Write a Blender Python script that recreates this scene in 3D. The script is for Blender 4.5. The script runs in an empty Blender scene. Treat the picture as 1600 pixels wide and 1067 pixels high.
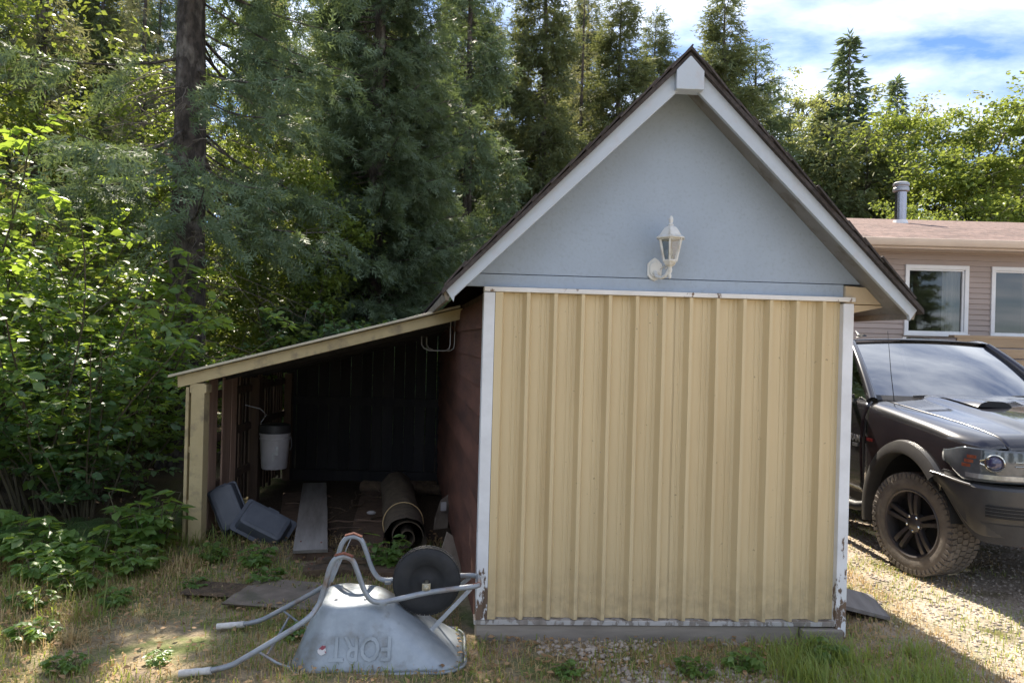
import bpy, bmesh, math, random
import numpy as np
from mathutils import Vector, Matrix, noise as mnoise

# ---------------------------------------------------------------- camera, sky, sun, exposure
scene = bpy.context.scene
C = scene.collection
R = math.radians
cam_d = bpy.data.cameras.new('camera'); cam = bpy.data.objects.new('camera', cam_d); C.objects.link(cam)
cam_d.sensor_width = 36; cam_d.lens = 25.875; cam_d.clip_start = .05; cam_d.clip_end = 2000
cam.location = (0, 0, 1.8); cam.rotation_euler = (R(90), R(-1.5), 0)
scene.camera = cam

SUN_EL = R(48); SUN_AZ = R(-19.3)          # azimuth from +Y, negative = towards -X
w = bpy.data.worlds.new('World'); scene.world = w; w.use_nodes = True
nt = w.node_tree; nt.nodes.clear()
def N(t, ty, **kw):
    n = t.nodes.new(ty)
    for k, v in kw.items(): setattr(n, k, v)
    return n
out = N(nt, 'ShaderNodeOutputWorld'); bg = N(nt, 'ShaderNodeBackground'); bg.inputs[1].default_value = .13
sky = N(nt, 'ShaderNodeTexSky', sky_type='NISHITA', sun_disc=False, sun_elevation=SUN_EL, sun_rotation=SUN_AZ)
sky.air_density = 1.0; sky.dust_density = .1; sky.ozone_density = 2.5
tc = N(nt, 'ShaderNodeTexCoord'); sep = N(nt, 'ShaderNodeSeparateXYZ'); nt.links.new(tc.outputs['Generated'], sep.inputs[0])
za = N(nt, 'ShaderNodeMath', operation='ADD'); nt.links.new(sep.outputs[2], za.inputs[0]); za.inputs[1].default_value = .12
zm = N(nt, 'ShaderNodeMath', operation='MAXIMUM'); nt.links.new(za.outputs[0], zm.inputs[0]); zm.inputs[1].default_value = .05
cb = N(nt, 'ShaderNodeCombineXYZ')
for i in (0, 1):
    dv = N(nt, 'ShaderNodeMath', operation='DIVIDE'); nt.links.new(sep.outputs[i], dv.inputs[0]); nt.links.new(zm.outputs[0], dv.inputs[1])
    nt.links.new(dv.outputs[0], cb.inputs[i])
mp = N(nt, 'ShaderNodeMapping'); nt.links.new(cb.outputs[0], mp.inputs[0])
mp.inputs['Scale'].default_value = (.55, 1.15, 1); mp.inputs['Rotation'].default_value = (0, 0, R(14)); mp.inputs['Location'].default_value = (.9, 1.05, 0)
cn = N(nt, 'ShaderNodeTexNoise'); cn.inputs['Scale'].default_value = 1.5; cn.inputs['Detail'].default_value = 9; cn.inputs['Roughness'].default_value = .58; cn.inputs['Distortion'].default_value = .35
nt.links.new(mp.outputs[0], cn.inputs['Vector'])
cr = N(nt, 'ShaderNodeValToRGB'); cr.color_ramp.elements[0].position = .38; cr.color_ramp.elements[1].position = .70
nt.links.new(cn.outputs[0], cr.inputs[0])
mx = N(nt, 'ShaderNodeMixRGB'); nt.links.new(cr.outputs[0], mx.inputs[0]); sm_ = N(nt, 'ShaderNodeMixRGB', blend_type='MULTIPLY'); sm_.inputs[0].default_value = 1; sm_.inputs[2].default_value = (.18, .21, .265, 1)
nt.links.new(sky.outputs[0], sm_.inputs[1]); nt.links.new(sm_.outputs[0], mx.inputs[1])
mx.inputs[2].default_value = (3.0, 3.15, 3.4, 1)
nt.links.new(mx.outputs[0], bg.inputs[0]); nt.links.new(bg.outputs[0], out.inputs[0])

sun_d = bpy.data.lights.new('sun', 'SUN'); sun = bpy.data.objects.new('sun', sun_d); C.objects.link(sun)
sun_d.energy = 2.3; sun_d.angle = R(.55); sun_d.color = (1, .90, .75)
to_sun = Vector((math.sin(SUN_AZ)*math.cos(SUN_EL), math.cos(SUN_AZ)*math.cos(SUN_EL), math.sin(SUN_EL)))
sun.rotation_euler = to_sun.to_track_quat('Z', 'Y').to_euler(); sun.location = (0, 0, 30)
vs = scene.view_settings; vs.view_transform = 'Standard'; vs.look = 'None'; vs.gamma = 1; vs.use_curve_mapping = False; vs.exposure = 2.45

# ---------------------------------------------------------------- materials
def newmat(name):
    m = bpy.data.materials.new(name); m.use_nodes = True; t = m.node_tree
    return m, t, t.nodes['Principled BSDF']
def setp(b, rough=.6, metal=0, spec=.5, coat=0):
    b.inputs['Roughness'].default_value = rough; b.inputs['Metallic'].default_value = metal
    b.inputs['Specular IOR Level'].default_value = spec; b.inputs['Coat Weight'].default_value = coat
def c4(c): return (c[0], c[1], c[2], 1)
def noise_fac(t, scale, lo, hi, detail=6, stretch=(1, 1, 1), coord='Object', rough=.6, dist=0):
    tc = N(t, 'ShaderNodeTexCoord'); mp = N(t, 'ShaderNodeMapping'); mp.inputs['Scale'].default_value = stretch
    t.links.new(tc.outputs[coord], mp.inputs[0])
    n = N(t, 'ShaderNodeTexNoise'); n.inputs['Scale'].default_value = scale; n.inputs['Detail'].default_value = detail; n.inputs['Roughness'].default_value = rough
    n.inputs['Distortion'].default_value = dist
    t.links.new(mp.outputs[0], n.inputs['Vector'])
    r = N(t, 'ShaderNodeMapRange'); r.inputs[1].default_value = lo; r.inputs[2].default_value = hi
    t.links.new(n.outputs[0], r.inputs[0])
    return r.outputs[0], n
def mixc(t, fac, a, b, bt='MIX'):
    m = N(t, 'ShaderNodeMixRGB', blend_type=bt)
    for i, v in ((0, fac), (1, a), (2, b)):
        if isinstance(v, (tuple, list)): m.inputs[i].default_value = c4(v)
        elif isinstance(v, (int, float)): m.inputs[i].default_value = v
        else: t.links.new(v, m.inputs[i])
    return m.outputs[0]
def bump(t, b, h, strength=.3, dist=.01):
    n = N(t, 'ShaderNodeBump'); n.inputs['Strength'].default_value = strength; n.inputs['Distance'].default_value = dist
    t.links.new(h, n.inputs['Height']); t.links.new(n.outputs[0], b.inputs['Normal'])
def pmat(name, c1, c2=None, scale=6, rough=.6, metal=0, spec=.5, coat=0, bmp=.2, bscale=None, bdist=.005, stretch=(1, 1, 1), lo=.35, hi=.65, c3=None, s3=1.3, rnd=0):
    m, t, b = newmat(name); setp(b, rough, metal, spec, coat)
    if c2 is None: c2 = tuple(x*.8 for x in c1)
    f, n = noise_fac(t, scale, lo, hi, stretch=stretch)
    col = mixc(t, f, c1, c2)
    if c3 is not None:
        f3, _ = noise_fac(t, s3, .52, .68, stretch=stretch); col = mixc(t, f3, col, c3)
    if rnd:
        oi = N(t, 'ShaderNodeObjectInfo'); mr = N(t, 'ShaderNodeMapRange'); mr.inputs[3].default_value = 1-rnd; mr.inputs[4].default_value = 1+rnd
        t.links.new(oi.outputs['Random'], mr.inputs[0]); cx = N(t, 'ShaderNodeCombineXYZ')
        for i in range(3): t.links.new(mr.outputs[0], cx.inputs[i])
        col = mixc(t, 1.0, col, cx.outputs[0], 'MULTIPLY')
    t.links.new(col, b.inputs['Base Color'])
    if bmp:
        f2, n2 = noise_fac(t, bscale or scale*4, .2, .8, stretch=stretch); bump(t, b, f2, bmp, bdist)
    return m
def leafmat(name, ca, cb_, trans, rough=.45, tf=.4, spec=.35):
    m, t, b = newmat(name); setp(b, rough, 0, spec)
    g = N(t, 'ShaderNodeNewGeometry'); oi = N(t, 'ShaderNodeObjectInfo')
    col = mixc(t, g.outputs['Random Per Island'], ca, cb_)
    mr = N(t, 'ShaderNodeMapRange'); mr.inputs[3].default_value = .8; mr.inputs[4].default_value = 1.2; t.links.new(oi.outputs['Random'], mr.inputs[0])
    cx = N(t, 'ShaderNodeCombineXYZ')
    for i in range(3): t.links.new(mr.outputs[0], cx.inputs[i])
    col = mixc(t, 1.0, col, cx.outputs[0], 'MULTIPLY')
    t.links.new(col, b.inputs['Base Color'])
    tr = N(t, 'ShaderNodeBsdfTranslucent'); tcx = mixc(t, g.outputs['Random Per Island'], trans, tuple(x*.7 for x in trans)); t.links.new(tcx, tr.inputs[0])
    ms = N(t, 'ShaderNodeMixShader'); ms.inputs[0].default_value = tf
    t.links.new(b.outputs[0], ms.inputs[1]); t.links.new(tr.outputs[0], ms.inputs[2]); t.links.new(ms.outputs[0], t.nodes['Material Output'].inputs[0])
    return m
def peelmat(name, paint, wood, zlo, zhi, amount_top=.30, amount_bot=.62, dirt=(.5, .48, .45)):
    # flaking paint over weathered wood, worn further near the foot
    m, t, b = newmat(name); setp(b, .55)
    tc = N(t, 'ShaderNodeTexCoord'); sp = N(t, 'ShaderNodeSeparateXYZ'); t.links.new(tc.outputs['Object'], sp.inputs[0])
    mr = N(t, 'ShaderNodeMapRange'); mr.inputs[1].default_value = zlo; mr.inputs[2].default_value = zhi; mr.inputs[3].default_value = amount_bot; mr.inputs[4].default_value = amount_top
    t.links.new(sp.outputs[2], mr.inputs[0])
    f, n = noise_fac(t, 16, 0, 1, detail=8, stretch=(1, 1, .4), rough=.65)
    lt = N(t, 'ShaderNodeMath', operation='SUBTRACT'); t.links.new(mr.outputs[0], lt.inputs[0]); t.links.new(f, lt.inputs[1])
    st = N(t, 'ShaderNodeMapRange'); st.inputs[1].default_value = -.015; st.inputs[2].default_value = .015; t.links.new(lt.outputs[0], st.inputs[0])
    fw, _ = noise_fac(t, 25, .3, .7, stretch=(1, 1, .08)); wc = mixc(t, fw, wood, tuple(x*.5 for x in wood))
    fd, _ = noise_fac(t, 5, .4, .75); pc = mixc(t, fd, paint, tuple(paint[i]*.75+dirt[i]*.1 for i in range(3)))
    t.links.new(mixc(t, st.outputs[0], pc, wc), b.inputs['Base Color'])
    inv = N(t, 'ShaderNodeMath', operation='SUBTRACT'); inv.inputs[0].default_value = 1; t.links.new(st.outputs[0], inv.inputs[1]); bump(t, b, inv.outputs[0], .6, .002)
    return m
def glassmat(name, tint=(.12, .14, .15), lo=.25, hi=.95, rough=.02):
    m = bpy.data.materials.new(name); m.use_nodes = True; t = m.node_tree; t.nodes.clear()
    o = N(t, 'ShaderNodeOutputMaterial'); tr = N(t, 'ShaderNodeBsdfTransparent'); tr.inputs[0].default_value = c4(tint)
    gl = N(t, 'ShaderNodeBsdfGlossy'); gl.inputs['Roughness'].default_value = rough; gl.inputs[0].default_value = (1, 1, 1, 1)
    fr = N(t, 'ShaderNodeFresnel'); fr.inputs[0].default_value = 1.5
    mr = N(t, 'ShaderNodeMapRange'); mr.inputs[3].default_value = lo; mr.inputs[4].default_value = hi; t.links.new(fr.outputs[0], mr.inputs[0])
    ms = N(t, 'ShaderNodeMixShader'); t.links.new(mr.outputs[0], ms.inputs[0]); t.links.new(tr.outputs[0], ms.inputs[1]); t.links.new(gl.outputs[0], ms.inputs[2]); t.links.new(ms.outputs[0], o.inputs[0])
    return m

M = {}
M['gable'] = pmat('pale_blue_board', (.37, .435, .52), (.345, .405, .485), scale=3, rough=.7, bmp=.35, bscale=60, bdist=.003, c3=(.33, .385, .455), s3=48)
M['barge'] = pmat('white_barge_paint', (.48, .53, .595), (.45, .50, .56), scale=4, rough=.55, bmp=.15, bscale=40, c3=(.46, .48, .52), s3=11)
M['soffit'] = pmat('grey_soffit_paint', (.30, .29, .285), (.23, .22, .21), scale=5, rough=.8, c3=(.18, .16, .14), s3=9)
M['trim'] = peelmat('peeling_white_trim', (.76, .77, .80), (.20, .13, .09), 0.1, 1.3, .20, .52)
M['header'] = peelmat('flaking_header_paint', (.80, .77, .74), (.30, .20, .14), 0, 4, .37, .37)
M['sill'] = peelmat('worn_sill_paint', (.46, .44, .43), (.33, .29, .26), 0, 4, .5, .5)
M['beige'] = pmat('beige_board', (.62, .50, .34), (.55, .43, .29), scale=6, rough=.7, stretch=(1, .2, 1))
def doormat():
    m, t, b = newmat('tan_painted_steel'); setp(b, .42, 0, .4)
    f1, _ = noise_fac(t, 2.2, .35, .65, stretch=(1, 1, .25)); f2, _ = noise_fac(t, 9, .50, .72, detail=8, stretch=(1, 1, .06)); f3, _ = noise_fac(t, 33, .71, .75, detail=3)
    col = mixc(t, f1, (.66, .525, .315), (.61, .485, .29)); col = mixc(t, f2, col, (.56, .43, .245)); col = mixc(t, f3, col, (.36, .28, .17))
    tc = N(t, 'ShaderNodeTexCoord'); sp = N(t, 'ShaderNodeSeparateXYZ'); t.links.new(tc.outputs['Object'], sp.inputs[0])
    mr = N(t, 'ShaderNodeMapRange'); mr.inputs[1].default_value = .50; mr.inputs[2].default_value = .12; mr.inputs[3].default_value = 0; mr.inputs[4].default_value = .8; t.links.new(sp.outputs[2], mr.inputs[0])
    f4, _ = noise_fac(t, 14, .38, .68, detail=9); mu = N(t, 'ShaderNodeMath', operation='MULTIPLY'); t.links.new(mr.outputs[0], mu.inputs[0]); t.links.new(f4, mu.inputs[1])
    t.links.new(mixc(t, mu.outputs[0], col, (.36, .28, .18)), b.inputs['Base Color'])
    fb, _ = noise_fac(t, 3, .2, .8, stretch=(1, 1, .4)); bump(t, b, fb, .1, .015)
    return m
M['metal_door'] = doormat()
M['beam'] = pmat('grey_weathered_beam', (.34, .30, .26), (.20, .175, .15), scale=9, rough=.85, stretch=(.15, 1, 1), bmp=.5)
M['redwood'] = pmat('dark_red_boards', (.15, .062, .042), (.08, .034, .025), scale=7, rough=.8, stretch=(1, .2, 1), bmp=.4, rnd=.2)
M['shingle'] = pmat('dark_asphalt_shingle', (.075, .062, .058), (.04, .034, .033), scale=40, rough=.95, bmp=.6, bscale=200, rnd=.25)
M['moss'] = pmat('mossy_shingle', (.09, .08, .055), (.05, .045, .035), scale=25, rough=.95, bmp=.6)
M['yellow_wood'] = pmat('yellow_painted_wood', (.52, .42, .235), (.44, .35, .19), scale=5, rough=.7, bmp=.25, c3=(.30, .24, .15), s3=8)
M['roof_metal'] = pmat('cream_roof_sheet', (.62, .56, .42), (.5, .45, .34), scale=4, rough=.5)
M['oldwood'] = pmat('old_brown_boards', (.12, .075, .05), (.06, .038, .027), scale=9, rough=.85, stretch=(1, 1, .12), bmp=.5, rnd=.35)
M['brownboard'] = pmat('lit_brown_boards', (.50, .33, .24), (.32, .20, .145), scale=9, rough=.85, stretch=(1, 1, .12), bmp=.5, rnd=.3)  # lighter copy of the old boards, daylight put into the colour
M['greywood'] = pmat('grey_plank', (.27, .25, .235), (.16, .145, .135), scale=8, rough=.85, stretch=(1, .12, 1), bmp=.5, rnd=.3)
M['gloom_black'] = pmat('gloom_darkened_boards', (.018, .017, .019), (.030, .027, .027), scale=9, rough=.9, stretch=(1, 1, .12), bmp=.5, rnd=.3)  # near-black colour stands in for the gloom inside the lean-to
M['rotten'] = pmat('rotten_wood', (.17, .115, .07), (.07, .05, .035), scale=14, rough=.95, bmp=.9, bdist=.02)
M['ply'] = pmat('weathered_plywood', (.23, .19, .155), (.15, .12, .095), scale=7, rough=.9, bmp=.5, c3=(.09, .09, .06), s3=4)
M['fiber'] = pmat('grey_fibre_sheet', (.42, .45, .47), (.30, .32, .34), scale=5, rough=.6)
M['tub'] = pmat('dark_blue_plastic', (.048, .055, .072), (.075, .083, .10), scale=6, rough=.5, bmp=.1)
M['bucket'] = pmat('white_bucket_plastic', (.46, .44, .45), (.36, .34, .35), scale=6, rough=.45, bmp=.05)
M['blackplastic'] = pmat('black_plastic', (.022, .022, .025), (.035, .035, .037), scale=8, rough=.55)
M['carpet'] = pmat('tan_carpet_roll', (.105, .078, .05), (.06, .044, .03), scale=12, rough=.95, bmp=.6)
M['steel'] = pmat('dull_steel', (.36, .37, .39), (.26, .26, .27), scale=12, rough=.45, metal=.8)
M['galv'] = pmat('galvanised_tray', (.37, .41, .45), (.25, .285, .315), scale=5, rough=.50, metal=.4, bmp=.25, bscale=6, bdist=.012, c3=(.19, .19, .18), s3=4.5)
M['tube'] = pmat('grey_painted_tube', (.34, .37, .41), (.26, .28, .31), scale=9, rough=.5, metal=.3, c3=(.24, .17, .13), s3=7)
M['rust'] = pmat('rusty_steel', (.22, .075, .045), (.14, .05, .035), scale=25, rough=.8, bmp=.4)
M['tape'] = pmat('white_grip_tape', (.68, .66, .64), (.5, .48, .46), scale=20, rough=.7)
M['rubber'] = pmat('black_rubber', (.016, .017, .019), (.03, .03, .032), scale=9, rough=.8, bmp=.15)
M['tyre'] = pmat('dusty_tyre', (.165, .145, .125), (.10, .088, .078), scale=10, rough=.9, bmp=.3)
M['gold'] = pmat('zinc_plate', (.5, .46, .36), rough=.45, metal=.8)
M['sticker'] = pmat('torn_sticker', (.62, .6, .6), (.25, .04, .06), scale=22, rough=.5, lo=.5, hi=.56)
M['lampwhite'] = pmat('aged_white_enamel', (.76, .76, .74), (.68, .67, .64), scale=14, rough=.4, c3=(.5, .45, .36), s3=12)
M['lampglass'] = glassmat('lantern_glass', (.72, .76, .78), .12, .6, .05)
M['bulb'] = pmat('bulb', (.6, .62, .55), rough=.3)
def truckpaint():
    m, t, b = newmat('black_truck_paint'); setp(b, .22, .25, .5, 1.0); b.inputs['Coat Roughness'].default_value = .035
    f, _ = noise_fac(t, 2.2, .35, .7); col = mixc(t, f, (.015, .014, .018), (.024, .022, .025)); t.links.new(col, b.inputs['Base Color'])
    return m
M['paint'] = truckpaint()
M['trimgrey'] = pmat('grey_textured_plastic', (.042, .041, .042), (.058, .056, .054), scale=5, rough=.38, bmp=.1, bscale=150)
M['dark'] = pmat('dark_void', (.010, .010, .011), (.014, .014, .014), rough=.8, bmp=0)
M['chrome'] = pmat('chrome', (.75, .72, .62), rough=.15, metal=1, bmp=0)
M['lens'] = pmat('headlight_lens', (.05, .06, .07), (.10, .11, .12), scale=6, rough=.08, coat=1, bmp=0)
M['lensclear'] = pmat('headlight_chrome_bar', (.46, .48, .48), (.24, .25, .26), scale=14, rough=.2, metal=.5, bmp=0)
M['amber'] = pmat('amber_reflector', (.28, .09, .05), (.18, .05, .03), scale=30, rough=.25, coat=.6)
M['projector'] = pmat('projector_lens', (.05, .05, .12), rough=.05, coat=1, bmp=0)
M['rim'] = pmat('dark_alloy', (.11, .10, .105), (.085, .08, .08), scale=5, rough=.4, metal=.6, bmp=0)
M['windshield'] = glassmat('windshield_glass', (.10, .12, .14), .30, .98)
M['sideglass'] = glassmat('tinted_side_glass', (.10, .12, .12), .12, .8)
M['badge'] = pmat('badge_grey', (.28, .28, .29), rough=.35, metal=.7, bmp=0)
M['redbadge'] = pmat('badge_red', (.45, .05, .04), rough=.4, bmp=0)
M['housepane'] = glassmat('house_window_glass', (.5, .52, .52), .05, .8)
M['siding'] = pmat('mauve_tan_siding', (.365, .295, .26), (.335, .27, .235), scale=1.5, rough=.65, bmp=.05, rnd=.04)
M['housewhite'] = pmat('white_vinyl', (.74, .74, .74), (.68, .68, .68), scale=4, rough=.5)
M['gutter'] = pmat('cream_gutter', (.64, .52, .42), (.58, .47, .38), scale=3, rough=.5)
M['houseshingle'] = pmat('brown_house_shingle', (.20, .135, .115), (.115, .078, .07), scale=14, rough=.95, bmp=.4, rnd=.3)
M['flue'] = pmat('dark_steel_flue', (.34, .32, .34), (.2, .19, .2), scale=3, rough=.22, metal=1, bmp=0, stretch=(1, 1, .3))
M['curtain'] = pmat('curtain', (.55, .53, .48), (.45, .43, .38), scale=20, rough=.9, stretch=(6, 1, .2))
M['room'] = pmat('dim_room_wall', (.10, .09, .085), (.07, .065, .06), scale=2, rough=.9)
M['deck'] = pmat('deck_lumber', (.38, .285, .185), (.29, .21, .135), scale=7, rough=.8, stretch=(.15, 1, 1), bmp=.3, rnd=.15)
M['bark'] = pmat('spruce_bark', (.12, .098, .085), (.055, .045, .04), scale=13, rough=.95, bmp=1.0, bscale=20, bdist=.06, stretch=(1, 1, .45), c3=(.24, .21, .185), s3=8, lo=.42, hi=.58)
M['bark_grey'] = pmat('grey_bark', (.22, .20, .175), (.11, .10, .085), scale=8, rough=.95, bmp=.8, bdist=.02, stretch=(1, 1, .3))
M['twig'] = pmat('dead_twigs', (.20, .165, .135), (.12, .095, .075), scale=6, rough=.9, bmp=0)
M['stem'] = pmat('shrub_stem', (.11, .085, .055), (.08, .075, .04), scale=8, rough=.8, bmp=.2)
M['n_dark'] = leafmat('dark_blue_green_needles', (.088, .130, .080), (.165, .225, .130), (.22, .29, .09), rough=.6, tf=.3, spec=.25)
M['n_mid'] = leafmat('green_needles', (0.084, 0.134, 0.062), (0.173, 0.227, 0.097), (0.336, 0.400, 0.106), rough=.6, tf=.32, spec=.25)
M['n_olive'] = leafmat('olive_needles', (.075, .108, .048), (.155, .175, .085), (.30, .33, .10), rough=.6, tf=.3, spec=.2)
M['n_grey'] = leafmat('sparse_needles', (0.106, 0.126, 0.072), (0.210, 0.206, 0.115), (0.378, 0.378, 0.148), rough=.6, tf=.32, spec=.2)
M['leaf_shrub'] = leafmat('shrub_leaves', (0.073, 0.148, 0.046), (0.157, 0.241, 0.076), (0.546, 0.744, 0.084), rough=.4, tf=.38, spec=.55)
M['leaf_dark'] = leafmat('dark_shrub_leaves', (0.059, 0.126, 0.059), (0.115, 0.199, 0.089), (0.378, 0.588, 0.084), rough=.4, tf=.3, spec=.55)
M['leaf_bright'] = leafmat('bright_tree_leaves', (0.114, 0.184, 0.038), (0.210, 0.271, 0.056), (0.36, 0.43, 0.07), rough=.45, tf=.42)
M['leaf_thin'] = leafmat('thin_pale_leaves', (0.149, 0.184, 0.079), (0.245, 0.245, 0.114), (0.490, 0.525, 0.140), rough=.45, tf=.4)
M['fern'] = leafmat('fern_green', (0.075, 0.143, 0.068), (0.128, 0.203, 0.083), (0.375, 0.540, 0.090), rough=.5, tf=.35)
M['grass'] = leafmat('green_grass', (0.134, 0.208, 0.050), (0.234, 0.270, 0.082), (0.612, 0.684, 0.126), rough=.5, tf=.35)
M['straw'] = leafmat('dry_straw', (0.360, 0.260, 0.134), (0.594, 0.450, 0.244), (0.720, 0.504, 0.216), rough=.7, tf=.25, spec=.2)
M['litter'] = leafmat('fallen_leaves', (0.252, 0.154, 0.082), (0.468, 0.306, 0.162), (0.540, 0.324, 0.144), rough=.7, tf=.2)
M['pebble'] = pmat('pale_pebbles', (.52, .45, .38), (.32, .27, .23), scale=9, rough=.85, bmp=.3)

# ---------------------------------------------------------------- mesh helpers
class MB:
    def __init__(s): s.v = []; s.f = []
    def add(s, vs, fs):
        o = len(s.v); s.v += [tuple(p) for p in vs]; s.f += [tuple(i+o for i in f) for f in fs]; return s
    def box(s, x0, x1, y0, y1, z0, z1, Mx=None):
        p = [Vector((x, y, z)) for z in (z0, z1) for y in (y0, y1) for x in (x0, x1)]
        if Mx is not None: p = [Mx @ q for q in p]
        return s.add(p, [(0, 2, 3, 1), (4, 5, 7, 6), (0, 1, 5, 4), (2, 6, 7, 3), (0, 4, 6, 2), (1, 3, 7, 5)])
    def bar(s, a, b, wd, h, up=(0, 0, 1)):
        a = Vector(a); b = Vector(b); d = (b-a); L = d.length; d.normalize(); side = d.cross(Vector(up)).normalized(); u = side.cross(d)
        Mx = Matrix((( *side, ), ( *d, ), ( *u, ))).transposed().to_4x4(); Mx.translation = a
        return s.box(-wd/2, wd/2, 0, L, -h/2, h/2, Mx)
    def extr(s, poly, fn, d0, d1):
        n = len(poly); v = [fn(p[0], p[1], d0) for p in poly]+[fn(p[0], p[1], d1) for p in poly]
        return s.add(v, [tuple(range(n)), tuple(range(2*n-1, n-1, -1))]+[(i, i+n, (i+1) % n+n, (i+1) % n) for i in range(n)])
    def tube(s, pts, r, n=8, caps=True):
        pts = [Vector(p) for p in pts]; rs = r if isinstance(r, (list, tuple)) else [r]*len(pts)
        t = (pts[1]-pts[0]).normalized(); u = t.orthogonal().normalized(); V = []
        for i, p in enumerate(pts):
            a = pts[max(i-1, 0)]; b = pts[min(i+1, len(pts)-1)]; t2 = (b-a).normalized()
            u = (u-t2*u.dot(t2)).normalized(); w2 = t2.cross(u)
            V += [p+(u*math.cos(k*2*math.pi/n)+w2*math.sin(k*2*math.pi/n))*rs[i] for k in range(n)]
        F = [(i*n+k, i*n+(k+1) % n, (i+1)*n+(k+1) % n, (i+1)*n+k) for i in range(len(pts)-1) for k in range(n)]
        if caps: F += [tuple(range(n-1, -1, -1)), tuple(range((len(pts)-1)*n, len(pts)*n))]
        return s.add(V, F)
    def lathe(s, prof, n=24, Mx=None, caps=True):
        V = [Vector((r*math.cos(k*2*math.pi/n), r*math.sin(k*2*math.pi/n), z)) for r, z in prof for k in range(n)]
        if Mx is not None: V = [Mx @ p for p in V]
        m = len(prof); F = [(i*n+k, i*n+(k+1) % n, (i+1)*n+(k+1) % n, (i+1)*n+k) for i in range(m-1) for k in range(n)]
        if caps: F += [tuple(range(n-1, -1, -1)), tuple(range((m-1)*n, m*n))]
        return s.add(V, F)
    def grid(s, P, flip=False):
        a = len(P); b = len(P[0]); V = [p for row in P for p in row]
        F = [(i*b+j, i*b+j+1, (i+1)*b+j+1, (i+1)*b+j) for i in range(a-1) for j in range(b-1)]
        if flip: F = [f[::-1] for f in F]
        return s.add(V, F)
    def mesh(s, name, smooth=None, recalc=True):
        me = bpy.data.meshes.new(name); me.from_pydata(s.v, [], s.f); 
        if recalc:
            bm = bmesh.new(); bm.from_mesh(me); bmesh.ops.recalc_face_normals(bm, faces=bm.faces); bm.to_mesh(me); bm.free()
        if smooth:
            me.polygons.foreach_set('use_smooth', [True]*len(me.polygons)); me.set_sharp_from_angle(angle=R(smooth))
        return me
    def build(s, name, mat, parent=None, smooth=None, bevel=0, solid=0, recalc=True):
        return obj(name, s.mesh(name, smooth, recalc), mat, parent, bevel, solid)
def obj(name, me, mat, parent=None, bevel=0, solid=0):
    o = bpy.data.objects.new(name, me); C.objects.link(o)
    if mat is not None and not me.materials: me.materials.append(M[mat] if isinstance(mat, str) else mat)
    if parent: o.parent = parent
    if solid:
        md = o.modifiers.new('solid', 'SOLIDIFY'); md.thickness = solid; md.offset = -1
    if bevel:
        md = o.modifiers.new('bevel', 'BEVEL'); md.width = bevel; md.segments = 2; md.limit_method = 'ANGLE'; md.angle_limit = R(40)
    return o
def tag(o, label, cat, group=None):
    o['label'] = label; o['category'] = cat
    if group: o['group'] = group
    return o
def thing(name, label, cat, loc=(0, 0, 0), rz=0, group=None):
    o = bpy.data.objects.new(name, None); C.objects.link(o); o.location = loc; o.rotation_euler = (0, 0, rz); o.empty_display_size = .2
    return tag(o, label, cat, group)
def copy_thing(root, loc, rz, sc=1, label=None, group=None):
    r = root.copy(); C.objects.link(r); r.location = loc; r.rotation_euler = (0, 0, rz); r.scale = (sc,)*3 if not isinstance(sc, tuple) else sc
    if label: r['label'] = label
    if group: r['group'] = group
    for ch in list(root.children):
        c = ch.copy(); C.objects.link(c); c.parent = r
        for g in ch.children:
            d = g.copy(); C.objects.link(d); d.parent = c
    return r
def text_mesh(txt, size, depth, name):
    cu = bpy.data.curves.new(name, 'FONT'); cu.body = txt; cu.size = size; cu.extrude = depth; cu.align_x = 'CENTER'; cu.align_y = 'CENTER'; cu.offset = size*.012; cu.resolution_u = 3
    o = bpy.data.objects.new('tmp', cu); C.objects.link(o); dg = bpy.context.evaluated_depsgraph_get()
    me = bpy.data.meshes.new_from_object(o.evaluated_get(dg)); me.name = name
    bpy.data.objects.remove(o); return me
def arr_mesh(name, V, F, smooth=False):
    V = np.ascontiguousarray(V, dtype=np.float32).reshape(-1, 3); F = np.ascontiguousarray(F, dtype=np.int32); k = F.shape[1]
    me = bpy.data.meshes.new(name); me.vertices.add(len(V)); me.vertices.foreach_set('co', V.ravel())
    me.loops.add(F.size); me.loops.foreach_set('vertex_index', F.ravel()); me.polygons.add(len(F))
    me.polygons.foreach_set('loop_start', np.arange(0, F.size, k, dtype=np.int32)); me.polygons.foreach_set('loop_total', np.full(len(F), k, dtype=np.int32))
    if smooth: me.polygons.foreach_set('use_smooth', np.ones(len(F), dtype=bool))
    me.update(calc_edges=True); return me
def gz(x, y):
    # ground height: flat by the shed and drive, a little uneven, rising into the wood on the left
    b = .018*math.sin(1.9*x+.7*y)+.014*math.sin(1.1*y-2.3*x+1.0)
    rise = .30*max(0, min(1, (-x-2.9)/4))**1.3+.12*max(0, min(1, (y-10)/14))
    flat = max(0, min(1, (math.hypot(max(-.7-x, 0, x-2.2), max(4.25-y, 0, y-9.4)))/.5))
    return b*flat+rise

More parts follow.
